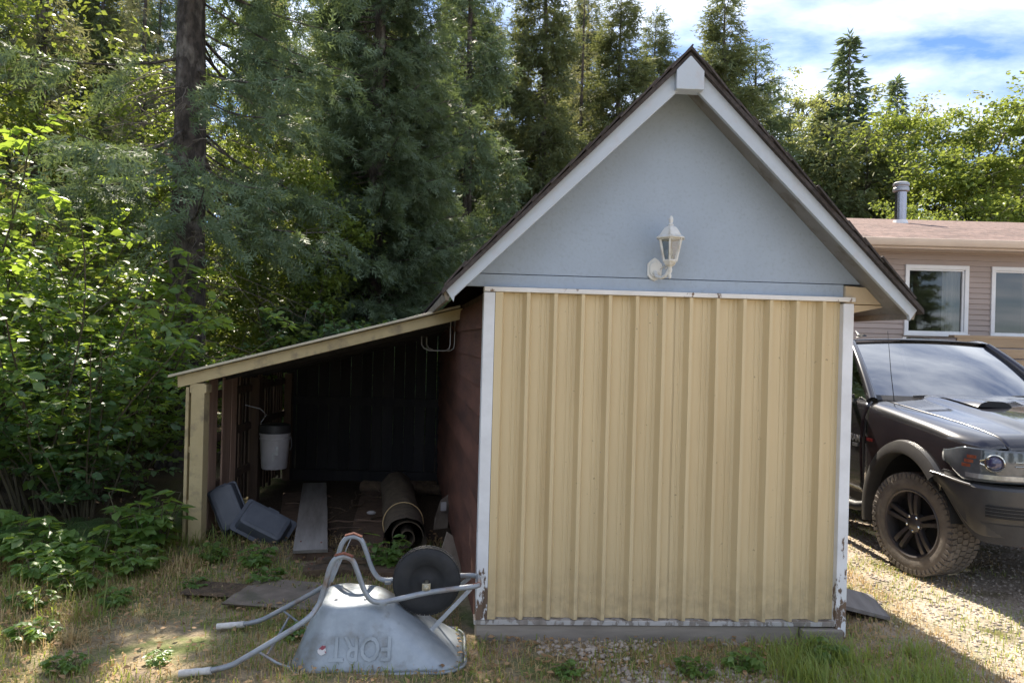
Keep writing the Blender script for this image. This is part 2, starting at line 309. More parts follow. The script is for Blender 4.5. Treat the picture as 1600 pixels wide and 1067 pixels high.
# ---------------------------------------------------------------- ground
def groundmat():
    m, t, b = newmat('yard_ground'); setp(b, .95, 0, .15)
    tc = N(t, 'ShaderNodeTexCoord'); sp = N(t, 'ShaderNodeSeparateXYZ'); t.links.new(tc.outputs['Object'], sp.inputs[0])
    f1, _ = noise_fac(t, 1.1, .38, .62, detail=8); f2, _ = noise_fac(t, 34, .3, .7, detail=8); f3, _ = noise_fac(t, 3.4, .45, .62, detail=8)
    soil = mixc(t, f2, (.21, .16, .12), (.33, .26, .20)); thatch = mixc(t, f2, (.27, .22, .13), (.38, .31, .19)); green = mixc(t, f2, (.11, .14, .05), (.19, .205, .085))
    yard = mixc(t, f3, mixc(t, f1, thatch, soil), green)
    # gravel drive on the right
    vo = N(t, 'ShaderNodeTexVoronoi'); vo.inputs['Scale'].default_value = 46; t.links.new(tc.outputs['Object'], vo.inputs['Vector'])
    st = mixc(t, vo.outputs['Color'], (.33, .275, .22), (.56, .48, .40)); 
    f4, _ = noise_fac(t, 2.0, .50, .66, detail=8); drive = mixc(t, f4, st, (.15, .135, .06))
    ad = N(t, 'ShaderNodeMath', operation='MULTIPLY_ADD'); fn, _ = noise_fac(t, 1.6, 0, 1); t.links.new(fn, ad.inputs[0]); ad.inputs[1].default_value = 1.3; t.links.new(sp.outputs[0], ad.inputs[2])
    mr = N(t, 'ShaderNodeMapRange'); mr.inputs[1].default_value = 2.9; mr.inputs[2].default_value = 3.7; t.links.new(ad.outputs[0], mr.inputs[0])
    # forest floor to the left and behind
    ff = mixc(t, f3, (.055, .04, .027), (.10, .075, .045))
    ml = N(t, 'ShaderNodeMapRange'); ml.inputs[1].default_value = -3.0; ml.inputs[2].default_value = -4.2; t.links.new(sp.outputs[0], ml.inputs[0])
    col = mixc(t, ml.outputs[0], mixc(t, mr.outputs[0], yard, drive), ff)
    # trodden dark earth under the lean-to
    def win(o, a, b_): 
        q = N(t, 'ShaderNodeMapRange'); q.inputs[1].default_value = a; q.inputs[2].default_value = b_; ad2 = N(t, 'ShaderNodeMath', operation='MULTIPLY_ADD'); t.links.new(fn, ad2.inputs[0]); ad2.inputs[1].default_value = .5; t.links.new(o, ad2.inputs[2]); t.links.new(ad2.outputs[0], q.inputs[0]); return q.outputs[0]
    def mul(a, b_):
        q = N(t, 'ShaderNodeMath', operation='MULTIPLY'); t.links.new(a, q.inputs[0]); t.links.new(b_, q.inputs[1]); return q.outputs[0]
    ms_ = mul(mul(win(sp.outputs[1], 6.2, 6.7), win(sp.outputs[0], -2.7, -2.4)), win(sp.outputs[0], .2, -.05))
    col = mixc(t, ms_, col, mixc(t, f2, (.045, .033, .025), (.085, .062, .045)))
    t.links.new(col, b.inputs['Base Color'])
    fb, _ = noise_fac(t, 60, .2, .8, detail=8); bump(t, b, mixc(t, .5, fb, vo.outputs['Distance']), .8, .02)
    return m
M['ground'] = groundmat()
def axis(a, b, st, far0, far1):
    mid = list(np.arange(a, b, st)); L = []; x = a; s_ = st
    while x > far0: s_ *= 1.25; x -= s_; L.append(x)
    Rr = []; x = mid[-1]; s_ = st
    while x < far1: s_ *= 1.25; x += s_; Rr.append(x)
    return L[::-1]+mid+Rr
gx = axis(-6, 6.5, .08, -260, 260); gy = axis(2.6, 11, .08, -60, 500)
mb = MB(); mb.grid([[(x, y, gz(x, y)+.012*mnoise.noise(Vector((x*3, y*3, 0)))*(1 if y < 12 else 0)*(0 if 2.6 < x < 6 else 1)) for x in gx] for y in gy])
gnd = mb.build('ground', 'ground', smooth=60, recalc=False); gnd['kind'] = 'structure'

# ---------------------------------------------------------------- shed
shed = thing('garden_shed', 'gabled shed with tan ribbed metal front, pale blue gable and peeling white trim', 'shed', (-.142, 4.45, 0), R(3))
SK = -.098; DEP = 4.95
def sk(x, y, z): return (x+SK*max(y, 0), y, z)
def skbox(m, x0, x1, y0, y1, z0, z1):
    p = [sk(x, y, z) for z in (z0, z1) for y in (y0, y1) for x in (x0, x1)]
    return m.add(p, [(0, 2, 3, 1), (4, 5, 7, 6), (0, 1, 5, 4), (2, 6, 7, 3), (0, 4, 6, 2), (1, 3, 7, 5)])
AP, ZR, SL = 1.105, 3.445, 1.01
def rz_(x): return ZR-SL*abs(x-AP)
# foundation skids, sill, posts
m = MB(); skbox(m, -.03, 1.95, -.035, .09, -.03, .098); m.build('foundation_beam', 'beam', shed, bevel=.006)
m = MB(); skbox(m, 1.955, 2.21, -.075, .09, -.03, .092); m.build('beam_end_block', 'beam', shed, bevel=.006)
m = MB(); skbox(m, -.045, 2.20, -.05, .05, .104, .132); m.build('sill', 'sill', shed, bevel=.003)
m = MB(); skbox(m, -.035, .032, -.055, .06, .135, 2.092); m.build('door_trim', 'trim', shed, bevel=.003)
m = MB(); skbox(m, 2.168, 2.234, -.055, .06, -.02, 2.085); m.build('door_trim', 'trim', shed, bevel=.003)
m = MB(); skbox(m, -.034, 2.24, -.062, .06, 2.096, 2.124); m.build('door_header', 'header', shed, bevel=.003)
# ribbed steel sheets
PIT = .1650
def sheet(x0, x1, y):
    base = [(0, 0), (.020, 0), (.024, .0035), (.030, .0035), (.034, 0), (.052, 0), (.056, .0035), (.062, .0035), (.066, 0), (.082, 0), (.106, -.044), (.126, -.044), (.138, 0)]
    px = [(x0, 0)]+[(X, d) for k in range(-1, 15) for a_, d in base for X in [.066-.084-.03+k*PIT+a_] if x0+.002 < X < x1-.002]+[(x1, 0)]
    px[0] = (x0, px[1][1]); px[-1] = (x1, px[-2][1])
    P = [[(X, y+d+.0025*mnoise.noise(Vector((X*1.3, z*1.1, 3)))+.0012*math.sin(z*5+X*3), z+(.004*mnoise.noise(Vector((X*9, z, 0))) if i == 0 else 0)) for (X, d) in px] for i, z in enumerate(np.linspace(.136, 2.094, 22))]
    mm = MB(); mm.grid(P); return mm.build('metal_sheet', 'metal_door', shed, solid=.002)
sheet(.034, 1.142, -.010); sheet(1.138, 2.167, -.0125)
# fixing screws on ribs
sc = MB()
rr = random.Random(4)
scr = MB().lathe([(.0, .004), (.005, .0035), (.006, .0)], 8, Matrix.Rotation(R(90), 4, 'X'), caps=False).mesh('screw', 40)
for k in range(13):
    for z in (.24, 1.15, 2.0):
        if rr.random() < .55:
            o = obj('screw', scr, 'steel', shed); o.location = (.034+.066+k*PIT-.06, -.012, z+rr.uniform(-.02, .02))
# gable
m = MB(); m.extr([(-.16, 2.128), (2.186, 2.128), (2.186, 2.203), (-.12, 2.203)], lambda a, b, d: sk(a, d, b), -.012, .03); m.build('frieze_board', 'gable', shed, bevel=.002)
m = MB(); m.extr([(-.105, 2.208), (2.30, 2.208), (AP, rz_(AP)-.035)], lambda a, b, d: sk(a, d, b), -.004, .03); m.build('gable_panel', 'gable', shed)
m = MB(); m.extr([(2.19, 2.085), (2.43, 2.085), (2.33, 2.188), (2.19, 2.196)], lambda a, b, d: sk(a, d, b), -.03, DEP); m.build('eave_box', 'beige', shed, bevel=.003)
m = MB(); m.extr([(2.245, 2.03), (2.255, 2.08), (2.47, 2.08), (2.44, 2.072)], lambda a, b, d: sk(a, d, b), -.02, DEP); m.build('eave_soffit', 'beige', shed)
# roof decks
for sgn, edge in ((-1, -.255), (1, 2.50)):
    m = MB(); m.extr([(AP, rz_(AP)), (edge, rz_(edge)), (edge+sgn*-.0, rz_(edge)-.034), (AP, rz_(AP)-.034)], lambda a, b, d: sk(a, d, b) if d > 0 else (a, d, b), -.22, 0); m.build('roof_overhang', 'soffit', shed)
    m = MB(); m.extr([(AP, rz_(AP)), (edge, rz_(edge)), (edge, rz_(edge)-.034), (AP, rz_(AP)-.034)], lambda a, b, d: sk(a, d, b), .002, DEP+.2); m.build('roof_deck', 'soffit', shed)
    # barge board, 13 cm deep
    c = .088*math.sqrt(1+SL*SL)
    e2 = edge-sgn*.045
    m = MB(); m.extr([(AP, rz_(AP)+.01), (edge, rz_(edge)+.01), (e2+sgn*.0, rz_(edge)-.055), (e2-sgn*.005, rz_(e2)-c+.055), (AP, rz_(AP)-c)], lambda a, b, d: (a, d, b), -.272, -.242)
    m.build('barge_board', 'barge', shed, bevel=.003)
    m = MB(); n_ = 40
    lo = [(AP+(edge+sgn*.02-AP)*q/n_, rz_(AP+(edge+sgn*.02-AP)*q/n_)+.004) for q in range(n_+1)]; hi = [(x_, z_+.030+.006*mnoise.noise(Vector((x_*14, 3, 0)))) for x_, z_ in lo]
    m.extr(lo+hi[::-1], lambda a, b, d: (a, d, b), -.305, -.02); m.build('starter_course', 'shingle', shed)
    m = MB(); m.extr([(edge, rz_(edge)+.004), (edge+sgn*.012, rz_(edge)-.004), (edge+sgn*.0, rz_(edge)-.045), (edge-sgn*.02, rz_(edge)-.045)], lambda a, b, d: sk(a, d, b), -.238, DEP+.2); m.build('eave_board', 'beam', shed)
m = MB(); m.extr([(AP-.08, 3.262), (AP+.08, 3.262), (AP+.08, 3.37), (AP+.004, 3.452), (AP-.004, 3.452), (AP-.08, 3.37)], lambda a, b, d: (a, d, b), -.315, -.22); m.build('ridge_block', 'barge', shed, bevel=.003)
# shingles: the front columns one by one, the rest of each slope as one part
def shingle_mesh(wd, ln, th):
    return MB().box(-wd/2, wd/2, -ln, 0, 0, th).mesh('shingle')
rs = random.Random(7); L = math.hypot(1.34, 1.34*SL); nc = 14; th = math.atan(SL)
for sgn in (-1, 1):
    rest = MB(); me = shingle_mesh(.30, .185, .010)
    for c_ in range(nc):
        dist = L-.02-(nc-1-c_)*(L/nc)+.035 if False else (c_+1)*L/nc+.03
        for k in range(18):
            yy = -.32+.15+k*.3+(.15 if c_ % 2 and k > 1 else 0)+rs.uniform(-.010, .014); dd = dist+rs.uniform(-.010, .010)
            xx = AP+sgn*dd*math.cos(th); zz = ZR-dd*math.sin(th)+.044
            X, Y, Z = sk(xx, yy, zz) if yy > 0 else (xx, yy, zz)
            # local frame: x along eave(y), y up the slope (away), z normal
            up = Vector((-sgn*math.cos(th), 0, math.sin(th))); ax = Vector((0, 1, 0)); nn = Vector((sgn*math.sin(th), 0, math.cos(th)))
            tilt = Matrix.Rotation(R(3.0+rs.uniform(-1, 2.5)), 3, up.cross(nn)*1.0)
            up2 = up; ax2 = nn.cross(up)*-1
            Mx = Matrix((ax2, -up2, nn)).transposed().to_4x4(); Mx.translation = Vector((X, Y, Z))-nn*.006+up*0
            Mx = Mx @ Matrix.Rotation(R(-3.2+rs.uniform(-1, 1)), 4, 'X')
            if k < 2:
                o = obj('shingle', me, 'shingle', shed); o.matrix_local = Mx @ Matrix.Translation((0, 0, 0))
            else: rest.box(-.147, .147, -.185, 0, 0, .010, Mx)
    o = rest.build('shingle_field', 'shingle', shed); o['kind'] = 'stuff'
    # ridge caps
for k in range(18):
    yy = -.32+k*.3
    X = AP+SK*max(yy, 0)
    m = MB(); m.extr([(X, ZR+.047), (X+.14, ZR-.085), (X+.138, ZR-.099), (X, ZR+.033), (X-.138, ZR-.099), (X-.14, ZR-.085)], lambda a, b, d: (a, d, b+.012*(.31-(d-yy))/.31), yy, yy+.31); m.build('ridge_cap', 'shingle', shed)
# side walls in dark red boards, rear wall
for k in range(11):
    z0 = .10+k*.178; 
    m = MB(); v = [sk(-.018, .0, z0), sk(-.036, .0, z0-.008), sk(-.018, .0, z0+.174), sk(-.03, .0, z0+.170)]; jog = rs.uniform(-.004, .004)
    m.extr([(-.012, z0), (-.040+jog, z0-.006), (-.026+jog, z0+.172), (-.012, z0+.172)], lambda a, b, d: sk(a, d, b), .065, DEP); m.build('wall_board', 'redwood', shed)
    m = MB(); m.extr([(2.212, z0), (2.240, z0-.006), (2.226, z0+.172), (2.212, z0+.172)], lambda a, b, d: sk(a, d, b), .065, DEP); m.build('wall_board', 'redwood', shed)
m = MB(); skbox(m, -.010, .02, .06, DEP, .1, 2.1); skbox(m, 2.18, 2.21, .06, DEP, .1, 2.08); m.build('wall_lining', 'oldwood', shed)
m = MB(); m.extr([(0, .05), (2.2, .05), (2.2, 2.2), (AP, 3.36), (0, 2.2)], lambda a, b, d: sk(a, d, b), DEP, DEP+.04); m.build('rear_wall', 'redwood', shed)
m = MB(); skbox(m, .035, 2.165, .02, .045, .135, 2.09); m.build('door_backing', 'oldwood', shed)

# wall lantern on the gable
lan = thing('wall_lantern', 'white hexagonal carriage lantern on a curled arm mounted on the blue gable', 'lantern', (.868, 4.500, 2.215), R(3))
# local: y toward wall is +, lantern body centre at (.045,-.13)
cx_, cy_ = .05, -.135
m = MB(); pts = []
for k in range(12):
    a = k*2*math.pi/12; pts.append((-.012+.050*math.cos(a)*(1 if k % 2 else .9), .045+.072*math.sin(a)*(1 if k % 2 else .93)))
m.extr(pts, lambda a, b, d: (a, d, b), -.018, .0); m.extr([(-.012+(p[0]+.012)*.7, .045+(p[1]-.045)*.7) for p in pts], lambda a, b, d: (a, d, b), -.030, -.018); m.build('backplate', 'lampwhite', lan, bevel=.003)
m = MB(); m.tube([(-.012, -.02, .03), (-.008, -.06, .0), (.01, -.10, -.012), (.03, -.125, .0), (cx_-.002, cy_, .035)], [.013, .012, .011, .011, .012], 10); m.tube([(.012, -.06, .045), (.03, -.085, .06), (.04, -.1, .052), (.034, -.09, .043)], .005, 6); m.build('arm', 'lampwhite', lan, smooth=50)
T = Matrix.Translation((cx_, cy_, 0))
m = MB(); m.lathe([(.003, -.02), (.009, -.012), (.011, 0), (.007, .012), (.013, .022), (.015, .035), (.012, .048), (.018, .058)], 14, T); m.build('stem', 'lampwhite', lan, smooth=50)
HX = Matrix.Rotation(R(12), 4, 'Z')
m = MB(); m.lathe([(.022, .056), (.034, .066), (.041, .080), (.043, .086), (.037, .086)], 6, T @ HX); m.build('base_cup', 'lampwhite', lan)
m = MB(); m.lathe([(.092, .217), (.094, .222), (.072, .236), (.055, .262), (.040, .282), (.022, .292), (.014, .297)], 6, T @ HX); 
m.build('lantern_roof', 'lampwhite', lan)
m = MB(); m.lathe([(.013, .296), (.017, .301), (.010, .307), (.009, .314), (.013, .322), (.0135, .334), (.009, .348), (.002, .356)], 12, T); m.build('finial', 'lampwhite', lan, smooth=50)
for k in range(6):
    a0 = R(12)+k*math.pi/3; a1 = a0+math.pi/3
    b0 = Vector((cx_+.040*math.cos(a0), cy_+.040*math.sin(a0), .084)); t0 = Vector((cx_+.070*math.cos(a0), cy_+.070*math.sin(a0), .219))
    b1 = Vector((cx_+.040*math.cos(a1), cy_+.040*math.sin(a1), .084)); t1 = Vector((cx_+.070*math.cos(a1), cy_+.070*math.sin(a1), .219))
    m = MB(); m.bar(b0, t0, .011, .011); m.bar(b0+Vector((0, 0, .004)), b1+Vector((0, 0, .004)), .009, .009); m.bar(t0-Vector((0, 0, .004)), t1-Vector((0, 0, .004)), .009, .009); m.build('cage_bar', 'lampwhite', lan)
    cc = Vector((cx_, cy_, 0)); ins = lambda p: Vector((cx_+(p.x-cx_)*.95, cy_+(p.y-cy_)*.95, p.z))
    g = MB(); g.add([ins(b0), ins(b1), ins(t1), ins(t0)], [(0, 1, 2, 3)]); g.build('pane', 'lampglass', lan, recalc=False)
m = MB(); m.lathe([(.004, .086), (.016, .090), (.016, .112), (.011, .116), (.014, .135), (.011, .155), (.002, .165)], 12, T); m.build('bulb', 'bulb', lan, smooth=50)

# ---------------------------------------------------------------- lean-to
lt = thing('lean_to', 'open-fronted lean-to with sloping cream roof and yellow post beside the shed', 'lean-to', (-2.66, 6.3, 0), 0)
LX0, LX1, LD = -.21, 2.235, 2.95       # local x of roof ends, depth
def rl(x): return 1.435+(x-LX0)*.2665   # roof top line
m = MB(); m.extr([(LX0+.035, rl(LX0+.035)-.112), (LX0+.03, rl(LX0+.03)-.012), (LX1, rl(LX1)-.012), (LX1, rl(LX1)-.105)], lambda a, b, d: (a, d, b), -.035, .01); m.build('front_rafter', 'yellow_wood', lt, bevel=.003)
for k in range(1, 5):
    y = k*.68; m = MB(); m.extr([(LX0+.06, rl(LX0+.06)-.115), (LX0+.06, rl(LX0+.06)-.03), (LX1-.095*y, rl(LX1-.095*y)-.03), (LX1-.095*y, rl(LX1-.095*y)-.115)], lambda a, b, d: (a, d, b), y, y+.04); m.build('rafter', 'gloom_black', lt)
# corrugated roof sheets
for k in range(4):
    y0 = -.07+k*.76; y1 = y0+.80; n_ = 48
    P = [[(x if j else x, y0+(y1-y0)*i/n_, rl(x)+.004+.007*math.sin(i*2*math.pi*10/n_)+.004*(k % 2)) for j, x in enumerate((LX0-.02, .6, 1.4, LX1-.05-.11*max(0, y1)))] for i in range(n_+1)]
    mm = MB(); mm.grid(P); mm.build('roof_sheet', 'roof_metal', lt, smooth=60, solid=.004)
m = MB(); m.extr([(LX0-.03, rl(LX0-.03)-.008), (LX0-.03, rl(LX0)+.006), (LX1-.02, rl(LX1)+.010), (LX1-.02, rl(LX1)-.010)], lambda a, b, d: (a, d, b), -.085, -.038); m.build('roof_edge_strip', 'roof_metal', lt, bevel=.003)
m = MB(); m.box(-.062, .052, -.03, .085, -.03, rl(0)-.118); m.build('front_post', 'yellow_wood', lt, bevel=.005)
m = MB(); m.box(-.075, .066, -.028, .09, rl(0)-.20, rl(0)-.13); m.build('post_cap', 'yellow_wood', lt, bevel=.004)
m = MB(); m.box(-.112, -.085, -.02, .03, -.02, rl(-.1)-.125); m.build('corner_strip', 'yellow_wood', lt, bevel=.003)
for z in (.32, .78): m = MB(); m.box(-.1115, -.063, .0, .03, z, z+.05); m.build('spacer', 'yellow_wood', lt)
WX = lambda y: -.055-.035*y
for y in (1.55, 2.85):
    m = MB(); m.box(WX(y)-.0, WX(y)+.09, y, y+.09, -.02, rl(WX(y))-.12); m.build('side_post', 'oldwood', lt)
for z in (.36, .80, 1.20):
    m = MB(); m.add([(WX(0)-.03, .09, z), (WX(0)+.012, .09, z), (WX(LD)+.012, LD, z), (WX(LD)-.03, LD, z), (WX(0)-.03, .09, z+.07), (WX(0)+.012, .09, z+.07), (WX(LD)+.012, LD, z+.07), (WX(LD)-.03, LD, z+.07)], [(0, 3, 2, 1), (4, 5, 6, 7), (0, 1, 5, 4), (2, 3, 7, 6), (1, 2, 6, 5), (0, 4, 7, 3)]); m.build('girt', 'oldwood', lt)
y = .10; r2 = random.Random(11); i = 0
seq = [('fiber', .20, .01), ('brownboard', .17, .05), ('fiber', .10, .02), ('brownboard', .20, .03), ('brownboard', .13, .03), ('greywood', .14, .04)]
while y < LD-.06:
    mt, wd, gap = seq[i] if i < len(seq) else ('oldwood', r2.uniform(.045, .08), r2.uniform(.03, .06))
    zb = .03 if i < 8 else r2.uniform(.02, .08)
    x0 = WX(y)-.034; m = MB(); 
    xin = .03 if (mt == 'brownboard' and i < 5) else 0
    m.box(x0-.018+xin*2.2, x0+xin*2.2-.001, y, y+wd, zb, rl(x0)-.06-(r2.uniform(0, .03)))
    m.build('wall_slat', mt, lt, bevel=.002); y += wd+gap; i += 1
for k in range(19):
    x = WX(LD)+.0+k*.135; 
    if x > 1.78: break
    m = MB(); m.box(x, x+.131-r2.uniform(0, .006), LD, LD+.02, .02, rl(x)-.05); m.build('back_board', 'gloom_black', lt)
m = MB(); m.box(WX(LD)+.09, 1.78, LD-.08, LD-.003, .0, .14); m.build('back_sill', 'gloom_black', lt)
m = MB(); m.box(WX(LD)+.05, 1.78, LD-.05, LD-.003, .95, 1.05); m.build('back_girt', 'gloom_black', lt)

# ---------------------------------------------------------------- things under and around the lean-to
b = thing('plastic_bucket', 'white plastic bucket with dark rim hanging on the side wall of the lean-to', 'bucket', (-2.46, 7.72, .41), R(20))
prof = [(.0, .0), (.125, .0), (.13, .012), (.148, .30), (.155, .305), (.155, .318), (.149, .322), (.149, .345), (.158, .35), (.158, .37), (.146, .372), (.122, .02), (0, .02)]
m = MB(); m.lathe(prof, 28, caps=False); m.build('pail', 'bucket', b, smooth=40)
m = MB(); m.lathe([(.150, .373), (.160, .374), (.162, .40), (.155, .455), (.125, .462), (0, .462)], 28, caps=False); m.build('lid', 'blackplastic', b, smooth=40)
m = MB(); m.tube([(.158, 0, .33), (.165, 0, .30), (.17, -.03, .23), (.15, -.09, .20)], .004, 6); m.build('handle', 'steel', b)
for k in range(3):
    m = MB(); a = R(-110+k*2); m.box(-.03, .03, -.1515-.001*k, -.146, .15+.0*k, .16) if k == 0 else m.box(-.012+.03*(k-1)-.02, -.002+.03*(k-1), -.1475, -.142, .05+.05*k, .12+.06*k)
    m.build('print_mark', 'steel', b)
m = MB(); m.tube([(-.15, 0, .37), (-.14, .0, .48), (-.09, 0, .56), (-.15, 0, .62), (-.30, .02, .66)], .004, 6); m.build('hanging_wire', 'steel', b)

def tub(name, label, loc, rot, lx, ly, h, flange):
    t = thing(name, label, 'tub', loc); t.rotation_euler = rot
    def rr_(hx, hy, r, z, n=5):
        p = []
        for sx, sy, a0 in ((1, 1, 0), (-1, 1, 90), (-1, -1, 180), (1, -1, 270)):
            for k in range(n+1):
                a = R(a0+90*k/n); p.append((sx*(hx-r)+r*math.cos(a), sy*(hy-r)+r*math.sin(a), z))
        return p
    L_ = [rr_(lx/2+flange, ly/2+flange, .03, 0), rr_(lx/2+flange, ly/2+flange, .03, .012), rr_(lx/2, ly/2, .03, .014), rr_(lx/2-.015, ly/2-.015, .035, h-.02), rr_(lx/2-.022, ly/2-.022, .035, h-.006), rr_(lx/2-.04, ly/2-.04, .03, h)]
    m = MB(); n = len(L_[0]); V = [p for l in L_ for p in l]
    m.add(V, [(i*n+k, i*n+(k+1) % n, (i+1)*n+(k+1) % n, (i+1)*n+k) for i in range(len(L_)-1) for k in range(n)]+[tuple(range((len(L_)-1)*n, len(L_)*n))])
    m.build('shell', 'tub', t, smooth=35, solid=.004)
    m = MB(); m.box(-lx/2+.05, lx/2-.05, -ly/2+.05, ly/2-.05, h+.0005, h+.003); m.build('base_panel', 'tub', t, bevel=.001)
    for s in (-1, 1): m = MB(); m.box(-.05, .05, s*(ly/2+flange)-.008, s*(ly/2+flange)+.008, .0, .02); m.build('lip', 'tub', t)
    return t
tub('plastic_tub', 'dark blue plastic tub stood on end against the yellow post', (-2.49, 6.60, .235), (R(68), R(-24), R(18)), .24, .42, .13, .012)
tub('plastic_tub', 'dark blue plastic tub with wide rim tipped over beside the lean-to floor boards', (-2.13, 6.44, .13), (R(46), R(27), R(4)), .42, .27, .12, .03)

def plank(name, label, cat, p0, p1, wd, th, mat, zoff=0, group=None, nails=2):
    L_ = math.hypot(p1[0]-p0[0], p1[1]-p0[1]); t = thing(name, label, cat, (p0[0], p0[1], p0[2]), math.atan2(p1[1]-p0[1], p1[0]-p0[0])-math.pi/2, group)
    t.rotation_euler[0] = math.atan2(p1[2]-p0[2], L_)
    m = MB(); n = 10; rq = random.Random(label)
    P = [[(sx*wd/2+rq.uniform(-.004, .004), L_*k/n+(rq.uniform(-.02, .02) if k in (0, n) else 0), zz+.006*math.sin(k*.7)) for (sx, zz) in ((-1, 0), (1, 0), (1, th), (-1, th), (-1, 0))] for k in range(n+1)]
    m.grid(P); m.add([P[0][q] for q in range(4)], [(0, 1, 2, 3)]); m.add([P[n][q] for q in range(4)], [(0, 1, 2, 3)]); m.build('board', mat, t, bevel=.002)
    for k in range(nails):
        q = MB(); q.lathe([(0, th+.012), (.006, th+.010), (.006, th)], 8, Matrix.Translation((wd*.3*(-1)**k, L_*(.06+.02*k), 0)), caps=False); q.build('nail', 'rust', t)
    return t
plank('floor_plank', 'long grey plank lying front to back in the lean-to with straw across it', 'plank', (-1.56, 5.86, .075), (-2.30, 8.75, .03), .27, .03, 'greywood')
plank('timber_block', 'short dark timber propping the end of the long grey plank', 'timber', (-1.72, 5.93, 0), (-1.42, 5.97, 0), .10, .07, 'oldwood')
plank('floor_plank', 'dark brown board lying between the grey plank and the rolled carpet', 'plank', (-1.20, 6.25, .012), (-1.55, 8.6, .012), .30, .025, 'oldwood')
plank('floor_plank', 'narrow dark board lying beside the dark blue tubs', 'plank', (-1.98, 6.75, .012), (-2.42, 8.3, .012), .22, .022, 'oldwood')
plank('rotten_board', 'split rotten board lying on the ground before the lean-to', 'board', (-1.52, 5.52, .02), (-.82, 5.66, .02), .20, .05, 'rotten')
plank('rotten_board', 'broken rotten slat resting on the split board before the lean-to', 'board', (-1.44, 5.62, .075), (-.95, 5.70, .075), .07, .03, 'rotten')
plank('timber_block', 'square reddish timber offcut lying by the rotten board', 'timber', (-1.02, 5.46, .01), (-.62, 5.52, .01), .09, .06, 'oldwood')
plank('plywood_panel', 'weathered square plywood panel lying flat on the grass behind the wheelbarrow', 'panel', (-1.50, 4.80, .015), (-1.44, 5.30, .02), .74, .014, 'ply', nails=0)
plank('scrap_panel', 'curled brown scrap of fibreboard lying in the dry grass', 'scrap', (-2.02, 5.02, .012), (-2.0, 5.26, .02), .42, .010, 'rotten', nails=0)
t = thing('leaning_board', 'small pointed plywood offcut leaning on the shed wall behind the wheel', 'board', (-.42, 5.42, .0), R(25))
m = MB(); m.extr([(-.12, 0), (.13, 0), (.06, .33), (.02, .36), (-.05, .2)], lambda a, b, d: (a, d+b*.3, b), 0, .014); m.build('panel', 'ply', t)
q = MB(); q.lathe([(0, .01), (.006, .008), (.006, 0)], 8, Matrix.Translation((.02, .03, .12)) @ Matrix.Rotation(R(90), 4, 'X'), caps=False); q.build('nail', 'rust', t)
t = thing('rolled_carpet', 'old tan carpet rolled into a thick bundle lying along the shed wall', 'carpet roll', (-.83, 6.05, .165), R(11))
m = MB(); rq = random.Random(3); P = []
for j in range(15):
    yy = j*.15; P.append([((.165+.02*mnoise.noise(Vector((k*.5, j*.6, 1))))*math.cos(k*2*math.pi/24)*(1.02), yy+.015*math.sin(k*.8), (.17+.02*mnoise.noise(Vector((k*.5, j*.6, 5))))*math.sin(k*2*math.pi/24)) for k in range(25)])
m.grid(P); m.build('outer_layer', 'carpet', t, smooth=60)
m = MB(); sp_ = [((.15-.012*a)*math.cos(a), .0, (.15-.012*a)*math.sin(a)) for a in np.linspace(0, 11.5, 70)]
m.grid([[(p[0], .02, p[2]), (p[0], 2.0, p[2])] for p in sp_]); m.build('inner_layer', 'carpet', t, solid=.008)
m = MB(); m.tube([(.178*math.cos(a), .5, .183*math.sin(a)) for a in np.linspace(0, 2*math.pi, 30)], .005, 5); m.build('cord', 'straw', t)
# bent rods hanging by the shed wall
t = thing('tubular_bracket', 'pair of bent metal rods hanging from a rafter by the red shed wall', 'bracket', (-.72, 6.62, 1.70))
for dx, dy in ((0, 0), (.03, .12)):
    m = MB(); m.tube([(-.09+dx, dy-.02, .12), (-.09+dx, dy, .05), (-.07+dx, dy, .02), (-.02+dx, dy, .0), (.12+dx, dy, .0), (.155+dx, dy, .02), (.165+dx, dy, .06), (.165+dx, dy, .30)], .006, 7); m.build('rod', 'steel', t)
m = MB(); m.tube([(-.09, -.02, .12), (-.06, .10, .12)], .006, 7); m.build('cross_rod', 'steel', t)
for k, (x, y, lab) in enumerate(((-1.36, 7.35, 'small white stone on the dark floor of the lean-to'),)):
    m = MB(); m.lathe([(0, 0), (.03, .005), (.034, .02), (.018, .034), (0, .036)], 9, Matrix.Scale(1.4, 4, (1, 0, 0)), caps=False); o = m.build('stone', 'bucket', smooth=60); o.location = (x, y, .04); tag(o, lab, 'stone')
t = thing('crushed_carton', 'pale crushed scrap standing at the foot of the red shed wall', 'scrap', (-.62, 7.0, 0), R(20)); m = MB(); m.add([(-.08, 0, 0), (.06, .02, 0), (.09, .03, .34), (-.02, 0, .28), (-.06, .05, .1), (.05, .07, .2)], [(0, 1, 2, 3), (0, 4, 5, 1), (3, 2, 5, 4)]); m.build('sheet', 'ply', t, solid=.006); m = MB(); m.box(-.02, .03, -.03, -.005, .18, .26); m.build('torn_flap', 'bucket', t)
t = thing('firewood_log', 'short split log lying at the back of the lean-to', 'log', (-1.7, 8.55, .07), R(82))
m = MB(); m.lathe([(.066, 0), (.075, .02), (.07, .3), (.072, .58), (.06, .6)], 9, Matrix.Rotation(R(90), 4, 'X')); m.build('bark', 'rotten', t, smooth=40); m = MB(); m.lathe([(.058, .0), (.058, .012)], 9, Matrix.Translation((0, .008, 0)) @ Matrix.Rotation(R(90), 4, 'X')); m.build('cut_face', 'oldwood', t)
